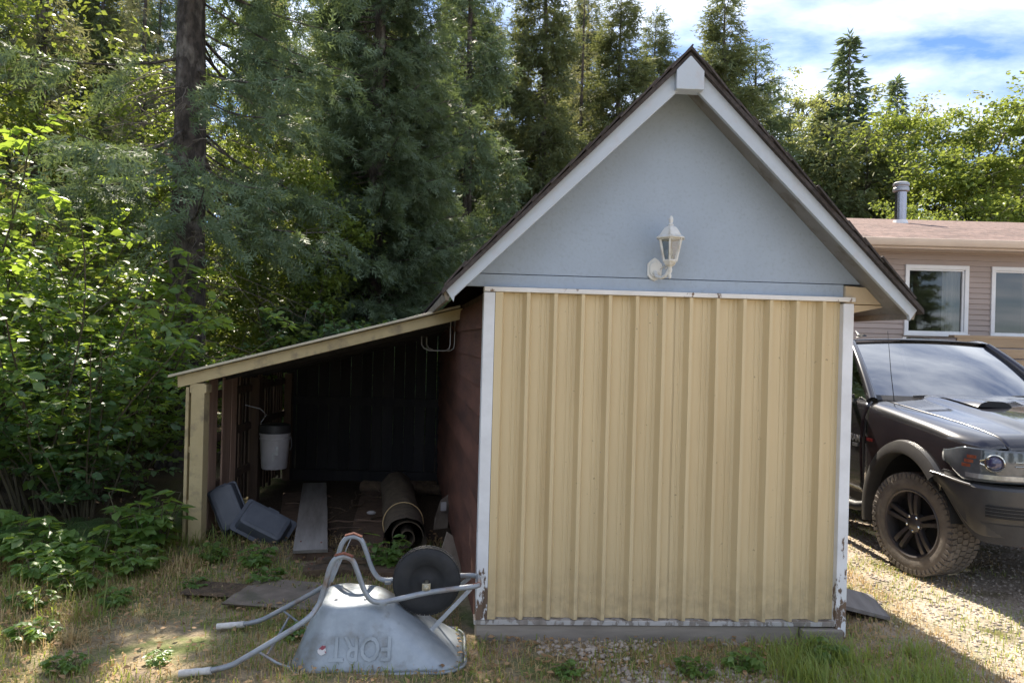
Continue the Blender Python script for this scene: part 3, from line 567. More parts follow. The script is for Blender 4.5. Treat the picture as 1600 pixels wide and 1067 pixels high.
for i, (x, y, a, lab) in enumerate(((-1.15, 8.6, 75, 'dark split log resting beside the rolled carpet'), (-1.35, 8.72, 95, 'dark split log pushed against the back boards'))):
    t = thing('firewood_log', lab, 'log', (x, y, .06), R(a)); m = MB(); m.lathe([(.05, 0), (.065, .02), (.06, .3), (.062, .48), (.05, .5)], 8, Matrix.Rotation(R(90), 4, 'X')); m.build('bark', 'rotten', t, smooth=40); m = MB(); m.lathe([(.046, 0), (.046, .012)], 8, Matrix.Translation((0, .008, 0)) @ Matrix.Rotation(R(90), 4, 'X')); m.build('cut_face', 'oldwood', t)
t = thing('plank_ramp', 'dark weathered board leaning from the ground against the right foot of the shed', 'board', (2.36, 4.98, 0), R(-12)); m = MB(); m.extr([(-.24, .10), (.20, .03), (.20, .055), (-.24, .13)], lambda a, b, d: (a, d, b), -.1, .35); m.build('board', 'greywood', t, bevel=.003); m = MB(); m.box(-.2, .1, .0, .2, 0, .03); m.build('support', 'oldwood', t)

rq = random.Random(55)
for i in range(16):
    x, y = rq.uniform(-2.2, -.75), rq.uniform(5.95, 8.4); L = rq.uniform(.25, .7); a = rq.uniform(0, 3.1)
    if -1.1 < x < -.5: x -= .5
    m = MB(); n_ = 5; m.tube([(L*(k/n_-.5), .02*math.sin(k*1.7+i), .012+.008*math.sin(k*2.1)) for k in range(n_+1)], [rq.uniform(.006, .016)*(1-.1*k) for k in range(n_+1)], 6)
    o = m.build('stick', 'rotten' if i % 3 else 'oldwood', smooth=60); o.location = (x, y, .012+(.03 if i % 2 else 0)); o.rotation_euler = (0, 0, a); tag(o, 'loose broken stick littering the earth floor of the lean-to', 'stick', 'sticks on the lean-to floor')

# ---------------------------------------------------------------- overturned wheelbarrow
wb = thing('wheelbarrow', 'overturned galvanised wheelbarrow lying on its tray before the shed', 'wheelbarrow', (-1.69, 4.15, 0), R(5))
def catmull(pts, n=6):
    P = [Vector(p) for p in pts]; P = [P[0]*2-P[1]]+P+[P[-1]*2-P[-2]]; o = []
    for i in range(1, len(P)-2):
        for k in range(n):
            t = k/n; a, b, c, d = P[i-1:i+3]
            o.append(.5*((2*b)+(c-a)*t+(2*a-5*b+4*c-d)*t*t+(3*b-a-3*c+d)*t**3))
    o.append(P[-2]); return o
# tray: rim on the ground, base on top
def loop(x0, x1, hy0, hy1, r, z, n=6):
    # rounded quad, half widths hy0 at x0 and hy1 at x1
    p = []
    cs = [(x1-r, hy1-r, 0), (x0+r, hy0-r, 90), (x0+r, -(hy0-r), 180), (x1-r, -(hy1-r), 270)]
    for cx, cy, a0 in cs:
        for k in range(n+1):
            a = R(a0+90*k/n); p.append((cx+r*math.cos(a), cy+r*math.sin(a), z))
    return p
Z = .335; L_ = []
for f in np.linspace(0, 1, 14):
    z = .012+f*(Z-.03); e = f
    L_.append(loop(.515+.125*e, 1.46-.44*e**.95, .33-.115*e, .315-.135*e, .15-.02*e, z))
L_.append(loop(.655, 1.00, .205, .17, .11, Z-.010)); L_.append(loop(.675, .975, .185, .15, .10, Z-.002)); L_.append(loop(.70, .95, .16, .13, .09, Z))
m = MB(); n = len(L_[0]); V = [p for l in L_ for p in l]
m.add(V, [(i*n+k, i*n+(k+1) % n, (i+1)*n+(k+1) % n, (i+1)*n+k) for i in range(len(L_)-1) for k in range(n)]+[tuple(range((len(L_)-1)*n, len(L_)*n))])
tray = m.build('tray', 'galv', wb, smooth=60, solid=.003)
rim = [Vector(p) for p in loop(.508, 1.468, .337, .322, .155, .014, 8)]
m = MB(); m.tube(rim+[rim[0]], .010, 8, caps=False); m.build('rim_bead', 'galv', tray, smooth=60)
# embossed letters on the near side (upside down, as the tray is)
fm = text_mesh('FORT', .135, .0012, 'lettering')
# side plane: rows f=0..1 at y=-(.33-.115f); tilt
c0 = Vector((.90, -.33+.004, .012)); c1 = Vector((.90, -.2155, Z-.018)); upv = (c1-c0).normalized(); xv = Vector((1, 0.02, 0)).normalized(); nv = xv.cross(upv).normalized()
if nv.y > 0: nv = -nv
pos = c0+upv*.135+nv*.0022
X_ = -xv; Y_ = -upv; Zv = X_.cross(Y_)
Mx = Matrix((X_, Y_, Zv)).transposed().to_4x4(); Mx.translation = pos
o = obj('embossed_lettering', fm, 'galv', tray); o.matrix_local = Mx @ Matrix.Diagonal((1, 1.3, 1, 1))
md = o.modifiers.new('bevel', 'BEVEL'); md.width = .0015; md.segments = 1
m = MB(); rq = random.Random(2); pp = [(.022*(1+.25*math.sin(3*a+1))*math.cos(a), .024*(1+.2*math.sin(2*a))*math.sin(a), 0) for a in np.linspace(0, 2*math.pi, 14)[:-1]]
o = m.add([Vector(p) for p in pp], [tuple(range(13))]).build('sticker', 'sticker', tray); Ms = Mx.copy(); Ms.translation = c0+xv*-.20+upv*.125+nv*.003; o.matrix_local = Ms
# frame tubes
for s in (-1, 1):
    y0, y1, y2 = s*.315, s*.205, s*.105
    pts = [(.0, y0, .030), (.12, y0, .040), (.22, y0*.99, .062), (.30, y0*.97, .10), (.58, y0*.85, .265), (.655, y1*1.05, .335), (.685, y1, .42), (.715, y1, .54), (.745, y1, .592), (.79, y1, .605), (.835, y1, .585), (.865, y1, .52), (.905, y1*.98, .415), (.945, y1*.95, .362), (1.0, y1*.9, .349), (1.10, y1*.82, .362), (1.25, s*.125, .380), (1.42, s*.110, .398), (1.50, s*.10, .404), (1.527, s*.085, .404)]
    m = MB(); m.tube(catmull(pts, 5), .0148, 10); m.build('frame_tube', 'tube', wb, smooth=60)
    m = MB(); P = catmull([(-.025, y0, .028)]+pts[:2]+[(.135, y0, .042)], 6); m.tube(P, [.0185+(.0012 if (k % 3 == 0) else 0) for k in range(len(P))], 10); m.build('grip', 'tape', wb, smooth=60)
    m = MB(); m.tube([(.745, y1, .610), (.79, y1, .622), (.835, y1, .603)], .010, 8); m.bar((.74, y1, .612), (.79, y1, .625), .03, .006); m.bar((.79, y1, .625), (.84, y1, .604), .03, .006); m.build('leg_shoe', 'rust', wb, smooth=40)
    m = MB(); m.bar((.775, y1*.98, .595), (.672, y1*1.0, .335), .022, .006, (1, 0, .2)); m.build('leg_brace', 'tube', wb, bevel=.001)
    m = MB(); m.tube([(.36, y0*.94, .135), (.46, y0*.9, .065), (.525, y0*.85, .03)], .007, 8); m.build('handle_strut', 'tube', wb, smooth=60)
    m = MB(); m.bar((1.49, s*.10, .392), (1.27, s*.16, .18), .024, .006, (0, 1, 0)); m.build('nose_brace', 'tube', wb, bevel=.001)
    m = MB(); m.box(.985, 1.025, s*.178-.022, s*.178+.022, .331, .348); m.build('tray_clip', 'galv', wb, bevel=.002)
    m = MB(); m.box(1.215, 1.262, s*.122-.008, s*.122+.008, .385, .43); m.lathe([(0, .022), (.010, .02), (.012, .010), (.018, .008), (.018, 0)], 12, Matrix.Translation((1.238, s*.128, .408)) @ Matrix.Rotation(R(90)*s*-1, 4, 'X'), caps=False); m.build('axle_bracket', 'gold', wb, bevel=.002)
m = MB(); m.tube(catmull([(1.50, -.10, .404), (1.535, -.075, .405), (1.54, 0, .406), (1.535, .075, .405), (1.50, .10, .404)], 5), .0148, 10); m.build('front_bar', 'tube', wb, smooth=60)
m = MB(); m.tube([(1.50, -.10, .404), (1.54, -.07, .405)], .0155, 10); m.build('rust_patch', 'rust', wb, smooth=60)
m = MB(); m.tube([(.41, -.27, .10), (.41, .27, .10)], .007, 8); m.build('cross_strut', 'tube', wb, smooth=60)
WX_ = Matrix.Translation((1.238, 0, .408)) @ Matrix.Rotation(R(90), 4, 'X')
wh = thing('wheel', '', '', (0, 0, 0)); del wh['label']; del wh['category']; wh.parent = wb
m = MB(); m.lathe([(.098, -.034), (.125, -.046), (.158, -.047), (.182, -.036), (.190, -.022), (.192, -.008), (.190, -.003), (.190, .003), (.192, .008), (.190, .022), (.182, .036), (.158, .047), (.125, .046), (.098, .034)], 40, WX_, caps=False); m.build('tyre', 'rubber', wh, smooth=50)
m = MB(); m.lathe([(.014, -.030), (.03, -.026), (.05, -.018), (.085, -.022), (.101, -.036), (.101, .036), (.085, .022), (.05, .018), (.03, .026), (.014, .030)], 32, WX_, caps=False); m.build('rim', 'rubber', wh, smooth=40)
m = MB(); m.lathe([(.011, -.14), (.011, .14)], 12, WX_); m.build('axle', 'gold', wh, smooth=40)
for k in range(36):
    pass
m = MB()
for k in range(44):
    for e in (-1, 1): m.box(.186, .1945, -.012, .012, e*.017-.010, e*.017+.010, WX_ @ Matrix.Rotation((k+.25*e)*2*math.pi/44, 4, 'Z'))
o = m.build('tread_block', 'rubber', wh); o['kind'] = 'stuff'
for s in (-1, 1):
    for xq in (.74, .90):
        m = MB(); m.lathe([(0, .009), (.006, .008), (.009, .004), (.011, 0)], 8, Matrix.Translation((xq, s*.11, Z-.001)), caps=False); m.build('bolt', 'steel', wb)

# ---------------------------------------------------------------- pickup truck
tk = thing('pickup_truck', 'black pickup truck parked on the gravel drive beside the shed', 'truck', (4.235, 6.06, 0), math.atan2(-.998, .06))
def lerp(a, b, t): return a+(b-a)*t
def sst(a, b, x): t = max(0, min(1, (x-a)/(b-a))); return t*t*(3-2*t)
def zc(x): return 1.205+.20*max(0, (.90-x)/1.52)**.72
def wh_(x): return lerp(.80, .735, sst(-.62, .88, x))
def hoodz(x, y):
    a = abs(y); z = zc(x)-.055*(a/.8)**2.2+.028*sst(.52, .44, a)*sst(.95, .4, x)
    z -= .075*max(0, (x-.74)/.16)**2
    return z
xs = np.linspace(-.60, .90, 30); ys = [(-1+2*k/40) for k in range(41)]
m = MB(); m.grid([[(x-.10*abs(q)**2.5*sst(.3, .9, x), q*wh_(x), hoodz(x, q*wh_(x))) for q in ys] for x in xs]); m.build('hood', 'paint', tk, smooth=50, solid=.012)
for s in (-1, 1):
    m = MB(); y0 = s*.27; zt = hoodz(.0, .27)
    P = [[(x, y0+q*.15*(1-.15*abs(x+.1)), hoodz(x, y0)+.003+(.046*sst(-.5, .0, x))*(1-abs(q)**4)) for q in np.linspace(-1, 1, 11)] for x in np.linspace(-.5, .02, 10)]
    m.grid(P); o = m.build('hood_scoop', 'paint', tk, smooth=50)
    m = MB(); m.grid([[(.024, y0+q*.145, hoodz(.02, y0)+.002), (.0205, y0+q*.145, hoodz(.02, y0)+.004+.042*(1-abs(q)**4))] for q in np.linspace(-1, 1, 11)]); m.build('scoop_mouth', 'dark', o)
ARX, ARZ = .53, .575
def yside(x): return .985-.14*max(0, (x-.40)/.50)**2.0
for s in (-1, 1):
    m = MB(); P = []
    for x in np.linspace(-.64, .86, 46):
        yh = wh_(x)+.006; zh = hoodz(x, yh); ysd = yside(x)
        zb = .52 if x < -ARX else (.41+ARZ*math.sqrt(max(0, 1-(x/ARX)**2)) if x < ARX*.93 else 0)
        if x > .46: zb = max(zb, lerp(.88, 1.105, sst(.60, .74, x)))
        if -ARX <= x: zb = max(zb, .55)
        zs = zh-.055
        prof = [(yh, zh-.02), (yh+.002, zh+.001), (lerp(yh, ysd, .35), zh-.005), (lerp(yh, ysd, .62), zh-.022), (lerp(yh, ysd, .84), zh-.055), (lerp(yh, ysd, .95), zh-.10), (ysd*.995, zh-.15)]
        lowz = min(zb, zh-.17); top = zh-.15
        for q in (.2, .45, .7, 1): 
            z = lerp(top, lowz, q); prof.append((ysd+.006*math.sin(q*3.1), z))
        xo = -.10*sst(.3, .9, x)
        P.append([(x+xo*(min(1, p[0]/.8)**2.5) if p[0] < .95 else x+xo, s*p[0], p[1]) for p in prof])
    m.grid(P); fd = m.build('fender', 'paint', tk, smooth=40, solid=.01)
    m = MB(); m.tube([(x-.10*sst(.3, .9, x)*.9, s*(wh_(x)+.003), hoodz(x, wh_(x))+.0005) for x in np.linspace(-.58, .84, 24)], .0045, 4); m.build('panel_gap', 'dark', fd)
    # flare
    m = MB(); P = []
    for a in np.linspace(R(46), R(190), 40):
        ca, sa = math.cos(a), math.sin(a)
        P.append([((ARX-.015)*ca, s*.94, .41+(ARZ-.015)*sa), ((ARX-.01)*ca, s*1.045, .41+(ARZ-.01)*sa), ((ARX+.02)*ca, s*1.052, .41+(ARZ+.02)*sa), ((ARX+.085)*ca, s*1.022, .41+(ARZ+.085)*sa), ((ARX+.10)*ca, s*.978, .41+(ARZ+.10)*sa)])
    m.grid(P); m.build('wheel_arch_flare', 'trimgrey', tk, smooth=40)
    # wheel well liner
    m = MB(); m.grid([[((ARX+.01)*math.cos(a), s*y, .41+(ARZ+.01)*math.sin(a)) for y in (.97, .60, .45)] for a in np.linspace(R(12), R(168), 20)]); m.box(-.56, .56, s*.44-.01, s*.44+.01, .45, 1.0); m.build('wheel_well', 'dark', tk)
    # headlight
    hp = catmull([(.45, s*.990, 0), (.58, s*.982, 0), (.70, s*.948, 0), (.80, s*.865, 0), (.86, s*.70, 0), (.885, s*.46, 0)], 5); nh = len(hp)-1
    m = MB(); P = []
    for k, p in enumerate(hp):
        f = k/nh; zt = lerp(1.08, 1.13, sst(0, .35, f))-.012*f; zb = lerp(.99, .882, sst(0, .35, f))+.01*f
        P.append([(p.x+.012*math.sin(math.pi*q)*f, p.y*(1+.01*math.sin(math.pi*q)), lerp(zb, zt, q)) for q in (0, .06, .3, .6, .94, 1)])
    m.grid(P); hl = m.build('headlight', 'lens', tk, smooth=40, solid=.02)
    def onhl(f, z, off):
        i = min(nh-1, int(f*nh)); p = hp[i].lerp(hp[i+1], f*nh-i); d = (hp[min(i+1, nh)]-hp[max(i-1, 0)]).normalized(); nn = Vector((d.y, -d.x, 0)); 
        if nn.x < 0: nn = -nn
        if nn.dot(Vector((p.x, p.y*1.0, 0))-Vector((.3, 0, 0))) < 0: nn = -nn
        return Vector((p.x, p.y, z))+nn*off, nn, d
    c, nn, d = onhl(.62, 1.03, .016)
    Q = nn.to_track_quat('Z', 'Y').to_matrix().to_4x4(); Q.translation = c
    m = MB(); m.lathe([(.058, -.01), (.063, .006), (.057, .014), (.050, .004)], 24, Q, caps=False); m.build('projector_ring', 'chrome', hl, smooth=50)
    m = MB(); m.lathe([(.049, .0), (.034, .014), (.014, .021), (0, .022)], 20, Q, caps=False); m.build('projector', 'projector', hl, smooth=50)
    m = MB(); pts = [onhl(f, 1.03+dz, .018)[0] for f, dz in ((.76, .016), (.92, .012), (.94, 0), (.92, -.012), (.76, -.016))]; m.tube(pts, .004, 6); m.build('chrome_loop', 'chrome', hl)
    m = MB(); pts = [onhl(f, 1.03+dz, .014)[0] for f, dz in ((.58, .03), (.50, .01), (.50, -.01), (.58, -.03))]; m.tube(pts, .007, 6); m.build('reflector_wing', 'chrome', hl)
    m = MB(); m.grid([[onhl(f, z, .014)[0] for z in (.912, .945)] for f in np.linspace(.35, .95, 14)]); m.build('lower_light_bar', 'lensclear', hl, solid=.006)
    for k in range(3): m = MB(); m.grid([[onhl(f+.03*k, z+.032*k, .012)[0] for z in (.985, 1.008)] for f in np.linspace(.30, .40, 4)]); m.build('amber_reflector', 'amber', hl, solid=.004)
    # wheels
    for xw, st in ((0, 13), (-3.57, 0)):
        wr = bpy.data.objects.new('wheel', None); C.objects.link(wr); wr.parent = tk; wr.location = (xw, s*.84, .41)
        steer = R(st) if xw == 0 else 0
        wr.rotation_euler = (0, 0, steer)
        A = Matrix.Rotation(R(-90)*s, 4, 'X')      # lathe z axis -> outward
        m = MB(); m.lathe([(.262, -.12), (.30, -.135), (.36, -.14), (.388, -.130), (.398, -.115), (.400, 0), (.398, .115), (.388, .130), (.36, .140), (.30, .135), (.262, .12)], 60, A, caps=False); ty = m.build('tyre', 'tyre', wr, smooth=45)
        tr_ = MB(); rq = random.Random(5)
        for k in range(54):
            for j, (zc_, wz, hh) in enumerate(((-.108, .05, .012), (-.048, .052, .013), (.012, .054, .013), (.068, .048, .013), (.115, .042, .012))):
                a = (k+(.5 if j % 2 else 0)+rq.uniform(-.1, .1))*2*math.pi/54; q = Matrix.Rotation(a, 4, 'Z') @ Matrix.Translation((.399, 0, zc_)) @ Matrix.Rotation(R(rq.uniform(-14, 14)), 4, 'X')
                tr_.box(-.005, hh-.001, -.019, .019, -wz/2*.94, wz/2*.94, A @ q)
            a = k*2*math.pi/54; q = Matrix.Rotation(a, 4, 'Z') @ Matrix.Translation((.384, 0, .134)); tr_.box(-.022, .014, -.014, .014, -.008, .010, A @ q)
        o = tr_.build('tread_block', 'tyre', ty); o['kind'] = 'stuff'
        m = MB(); m.lathe([(.262, .115), (.272, .128), (.268, .134), (.255, .126), (.245, .06), (.245, -.1)], 48, A, caps=False); rmo = m.build('rim', 'rim', wr, smooth=40)
        m = MB(); m.lathe([(0, .02), (.245, .02)], 30, A, caps=False); m.build('brake_disc', 'dark', rmo)
        for k in range(5):
            for e in (-1, 1):
                q = A @ Matrix.Rotation(k*2*math.pi/5+R(18), 4, 'Z'); 
                m = MB(); Pn = []
                for t_ in np.linspace(0, 1, 7):
                    rr0 = lerp(.055, .258, t_); ww = lerp(.017, .021, t_); off = e*lerp(.020, .036, t_); zz = .098+.022*math.sin(t_*2.2)
                    Pn.append([q @ Vector((rr0, off-ww, zz-.04)), q @ Vector((rr0, off-ww*.8, zz)), q @ Vector((rr0, off+ww*.8, zz)), q @ Vector((rr0, off+ww, zz-.04))])
                m.grid(Pn); m.build('spoke', 'rim', rmo, smooth=40, solid=.004)
            q = A @ Matrix.Rotation(k*2*math.pi/5+R(54), 4, 'Z') @ Matrix.Translation((.062, 0, .09)); m = MB(); m.lathe([(.012, 0), (.012, .022), (.006, .028)], 6, q); m.build('lug_nut', 'chrome', rmo)
        m = MB(); m.lathe([(.085, .05), (.08, .095), (.045, .112), (.038, .118), (0, .12)], 24, A, caps=False); m.build('hub', 'rim', rmo, smooth=40)
    # cab side lower
    m = MB(); P = []
    for x in np.linspace(-.66, -3.0, 30):
        P.append([(x, s*lerp(.955, .985, 0), .50), (x, s*.975, .56), (x, s*.985, .80), (x, s*.992, 1.02), (x, s*.975, 1.18), (x, s*.955, 1.29), (x, s*.925, 1.345)])
    m.grid(P); door = m.build('door_panel', 'paint', tk, smooth=50, solid=.01)
    for xg in (-.665, -1.83, -2.95):
        m = MB(); m.tube([(xg, s*.979, .56), (xg, s*.990, .80), (xg, s*.996, 1.02), (xg, s*.979, 1.18), (xg, s*.93, 1.34)], .004, 4); m.build('door_gap', 'dark', door)
    m = MB(); m.bar((-1.60, s*1.0, 1.10), (-1.76, s*1.0, 1.10), .03, .035); m.build('door_handle', 'paint', door, bevel=.008)
    # greenhouse pillars and glass
    Ab = (-.70, s*.90, 1.345); At = (-1.42, s*.715, 1.872); Bb = (-1.86, s*.925, 1.345); Bt = (-1.88, s*.735, 1.885); Cb = (-2.72, s*.925, 1.345); Ct = (-2.60, s*.735, 1.885); Db = (-2.98, s*.92, 1.345); Dt = (-2.92, s*.72, 1.875)
    m = MB(); P = []
    for t_ in np.linspace(0, 1, 12):
        p = Vector(Ab).lerp(Vector(At), t_)+Vector((0, s*.0, .03*math.sin(math.pi*t_))); P.append(p)
    m.tube(P, [.048-.012*t_ for t_ in np.linspace(0, 1, 12)], 10); m.build('pillar', 'paint', tk, smooth=60)
    m = MB(); m.tube(catmull([At, (-1.62, s*.735, 1.90), Bt, Ct, Dt], 5), .034, 8); m.build('roof_rail', 'paint', tk, smooth=60)
    m = MB(); m.bar(Bb, Bt, .07, .03, (0, s, 0)); m.build('pillar', 'dark', tk)
    m = MB(); m.add([Cb, Db, Dt, Ct], [(0, 1, 2, 3)]); m.build('pillar', 'paint', tk, solid=.03)
    m = MB(); m.add([Ab, Bb, Bt, At], [(0, 1, 2, 3)]); m.build('side_window', 'sideglass', tk, recalc=False)
    m = MB(); m.add([Bb, Cb, Ct, Bt], [(0, 1, 2, 3)]); m.build('side_window', 'sideglass', tk, recalc=False)
    # mirror
    m = MB(); m.bar((-.98, s*.93, 1.37), (-.95, s*1.08, 1.385), .06, .035); ml_ = m.build('mirror', 'blackplastic', tk, bevel=.01)
    m = MB(); 
    P = []
    for t_, sc_ in ((0, .55), (.15, .9), (.5, 1), (.85, .93), (1, .6)):
        yy = s*lerp(1.05, 1.26, t_); P.append([(-.95+.075*sc_*math.cos(a)*(1 if math.cos(a) > 0 else .75), yy, 1.445+.10*sc_*math.sin(a)) for a in np.linspace(0, 2*math.pi, 17)])
    m.grid(P); m.add([P[0][k] for k in range(16)], [tuple(range(16))]); m.add([P[-1][k] for k in range(16)], [tuple(range(16))]); m.build('mirror_shell', 'blackplastic', ml_, smooth=50)
    # running board
    m = MB(); m.tube([(-.60, s*.95, .42), (-.66, s*1.04, .40), (-.78, s*1.06, .40), (-2.7, s*1.06, .40), (-2.8, s*1.03, .41)], .042, 10); rb_ = m.build('running_board', 'blackplastic', tk, smooth=50)
    m = MB(); m.box(-2.3, -.8, s*1.06-.045, s*1.06+.045, .435, .446); m.build('step_pad', 'trimgrey', rb_)
    m = MB(); m.box(-2.9, -.60, s*.90-.04, s*.90+.04, .40, .53); m.build('rocker', 'blackplastic', tk)
    # box side with rear arch
    m = MB(); P = []
    for x in np.linspace(-3.04, -4.80, 36):
        dx = (x+3.57); zb = .55 if abs(dx) > ARX else max(.55, .41+ARZ*math.sqrt(max(0, 1-(dx/ARX)**2)))
        P.append([(x, s*.985, zb), (x, s*.99, max(zb+.01, 1.0)), (x, s*.975, 1.25), (x, s*.955, 1.355), (x, s*.90, 1.37), (x, s*.86, 1.36)])
    m.grid(P); m.build('box_side', 'paint', tk, smooth=50, solid=.015)
    m = MB(); P = []
    for a in np.linspace(R(-10), R(190), 30):
        ca, sa = math.cos(a), math.sin(a); P.append([(-3.57+(ARX-.015)*ca, s*.94, .41+(ARZ-.015)*sa), (-3.57+ARX*ca, s*1.045, .41+ARZ*sa), (-3.57+(ARX+.085)*ca, s*1.02, .41+(ARZ+.085)*sa), (-3.57+(ARX+.10)*ca, s*.98, .41+(ARZ+.1)*sa)])
    m.grid(P); m.build('wheel_arch_flare', 'trimgrey', tk, smooth=40)
    # badges
    for txt, sz, px, pz, mt in (('RAM', .085, -.80, .995, 'badge'), ('1500', .045, -.80, .935, 'badge'), ('HEMI', .040, -.555, 1.01, 'redbadge')):
        o = obj('badge', text_mesh(txt, sz, .003, 'badge'), mt, tk)
        Xb = Vector((-s*-1, 0, 0)) if False else (Vector((1, 0, 0)) if s < 0 else Vector((-1, 0, 0))); Zb = Vector((0, s, 0)); Yb = Vector((0, 0, 1))
        Mb_ = Matrix((Xb, Yb, Zb)).transposed().to_4x4(); Mb_.translation = Vector((px, s*(.9985 if px < -.6 else .998), pz)); o.matrix_local = Mb_
# windshield, cowl, roof, rear
def wsp(u, v):
    hy = lerp(.865, .69, v); x = lerp(-.60, -1.40, v)-lerp(.17, .07, v)*abs(u)**2.2; z = lerp(1.365, 1.885, v)+.035*math.sin(math.pi*v)
    return (x+.02, u*hy, z+.02*(1-u*u)*v)
m = MB(); m.grid([[wsp(u, v) for u in np.linspace(-1, 1, 21)] for v in np.linspace(0, 1, 12)]); m.build('windshield', 'windshield', tk, smooth=60, recalc=False)
m = MB(); m.grid([[wsp(u, v) for u in np.linspace(-1, 1, 21)] for v in np.linspace(-.02, .045, 3)]); o = m.build('cowl', 'blackplastic', tk, smooth=60); o.location = (.01, 0, .004)
m = MB(); P = []
for u in np.linspace(-1, 1, 21): P.append([(-.56-.14*abs(u)**2.2, u*.84, 1.352), wsp(u, -.03)])
m.grid(P); m.build('cowl_panel', 'blackplastic', tk, smooth=60, solid=.005)
m = MB(); P = []
for v in np.linspace(0, 1, 14):
    x = lerp(-1.365, -2.95, v); P.append([(x-.07*abs(u)**2.2*(1-v), u*.715, 1.905+.055*(1-abs(u)**2.5)*min(1, .35+v*2.5)-.05*max(0, v-.85)*3) for u in np.linspace(-1, 1, 21)])
m.grid(P); m.build('roof', 'paint', tk, smooth=60, solid=.012)
for ya, yb in ((-.55, .05), (.10, .62)):
    m = MB(); pts = [wsp(lerp(ya, yb, t_)/.865, .03+.03*math.sin(t_*2)) for t_ in np.linspace(0, 1, 8)]; m.tube([Vector(p)+Vector((.018, 0, .014)) for p in pts], .009, 6); m.build('wiper', 'blackplastic', tk)
m = MB(); m.tube([(-.52, -.80, 1.35), (-.56, -.815, 1.62), (-.60, -.83, 1.98)], [.004, .003, .002], 5); m.build('antenna', 'blackplastic', tk)
m = MB(); m.tube([(-2.3, -.1, 1.955), (-2.42, -.1, 1.97), (-2.5, -.1, 2.03)], [.03, .02, .004], 6); m.build('roof_antenna', 'paint', tk)
m = MB(); m.add([wsp(-.12, .93), wsp(.12, .93), wsp(.10, .82), wsp(-.10, .82)], [(0, 1, 2, 3)]); o = m.build('inner_mirror', 'blackplastic', tk); o.location = (-.03, 0, -.015)
m = MB(); m.box(-1.2, -.78, -.80, .80, 1.20, 1.33); m.build('dashboard', 'dark', tk, bevel=.03)
for s in (-1, 1):
    for xq in (-1.75, -2.6): m = MB(); m.box(xq-.1, xq+.08, s*.40-.25, s*.40+.25, .9, 1.48); m.box(xq-.06, xq+.04, s*.40-.13, s*.40+.13, 1.50, 1.68); m.build('seat_back', 'blackplastic', tk, bevel=.04)
m = MB(); m.box(-2.99, -2.93, -.9, .9, .6, 1.36); m.build('cab_rear', 'paint', tk)
m = MB(); m.add([(-2.985, -.88, 1.36), (-2.985, .88, 1.36), (-2.94, .70, 1.87), (-2.94, -.70, 1.87)], [(0, 1, 2, 3)]); m.build('rear_window', 'sideglass', tk, recalc=False)
m = MB(); m.box(-4.84, -4.79, -.90, .90, .62, 1.36); m.build('tailgate', 'paint', tk, bevel=.01)
m = MB(); m.box(-4.8, -3.05, -.88, .88, .75, .80); m.box(-4.9, .75, -.42, -.34, .42, .58); m.box(-4.9, .75, .34, .42, .42, .58); m.box(-.06, .06, -.72, .72, .35, .45); m.box(-3.63, -3.51, -.72, .72, .35, .47); m.box(-2.9, .6, -.3, .3, .5, .9); m.build('chassis', 'dark', tk)
# bumper
bp = catmull([(.37, -1.03, 0), (.56, -1.01, 0), (.76, -.95, 0), (.88, -.85, 0), (.96, -.66, 0), (1.0, -.35, 0), (1.01, 0, 0), (1.0, .35, 0), (.96, .66, 0), (.88, .85, 0), (.76, .95, 0), (.56, 1.01, 0), (.37, 1.03, 0)], 5)
m = MB(); P = []
for p in bp:
    ay = abs(p.y); f = sst(.37, .78, p.x); zt = lerp(.90, .865, f); zb = lerp(.84, .48, sst(.37, .82, p.x)); c = Vector((.45, 0, 0)); inn = lambda d, z: (p.x-(d*(p.x-.45)/.55 if p.x > .45 else 0), p.y*(1-d*.55), z)
    P.append([inn(.14, zt+.005), inn(.02, zt), inn(0, zt-.018), inn(.0, lerp(zb, zt, .72)), inn(.012, lerp(zb, zt, .45)), inn(.02, lerp(zb, zt, .40)), inn(.03, lerp(zb, zt, .10)), inn(.07, zb), inn(.16, zb+.01)])
m.grid(P); bpo = m.build('bumper', 'trimgrey', tk, smooth=35)
m = MB(); P = []
for p in bp:
    zb = lerp(.84, .48, sst(.37, .82, p.x)); P.append([(p.x*.99, p.y*.985, lerp(zb, .87, .33)), (p.x*.97, p.y*.97, zb-.015), (p.x*.90, p.y*.90, zb-.03)])
m.grid(P); m.build('valance', 'blackplastic', bpo, smooth=40)
for s in (-1, 1):
    pts = [p for p in bp if p.y*s > .40 and p.y*s < .93]
    def slot(off, z0f, z1f):
        return [[(p.x+off, p.y*(1+off*.9), lerp(.655, .69, .0)+z) for z in (z0f, z1f)] for p in pts]
    m = MB(); m.grid(slot(.006, .0, .082)); m.build('fog_slot', 'dark', bpo, solid=.003)
    for k in range(3): m = MB(); m.grid(slot(.009, .018+.024*k, .022+.024*k)); m.build('slot_bar', 'trimgrey', bpo, solid=.003)
    m = MB(); P = [p for p in bp if p.y*s > 0 and .37 <= p.x < .74]; m.tube([(p.x*1.0+.004, p.y*1.004, lerp(.90, .865, sst(.37, .78, p.x))-.006) for p in P], .008, 6); m.build('bumper_highlight', 'badge', bpo, smooth=60)  # bright strip standing in for the highlight along the bumper corner
    m = MB(); m.box(.55, .8, s*.5-.05, s*.5+.05, .40, .47); m.build('tow_hook', 'rust', bpo, bevel=.015)
m = MB(); m.grid([[(.905+.02*(1-(y/.47)**2), y, z) for z in (.87, 1.0, 1.13)] for y in np.linspace(-.47, .47, 9)]); gr = m.build('grille', 'dark', tk, solid=.02)
for k in range(6): m = MB(); m.bar((.94, -.45, .90+k*.042), (.94, .45, .90+k*.042), .012, .01); m.build('grille_bar', 'trimgrey', gr)
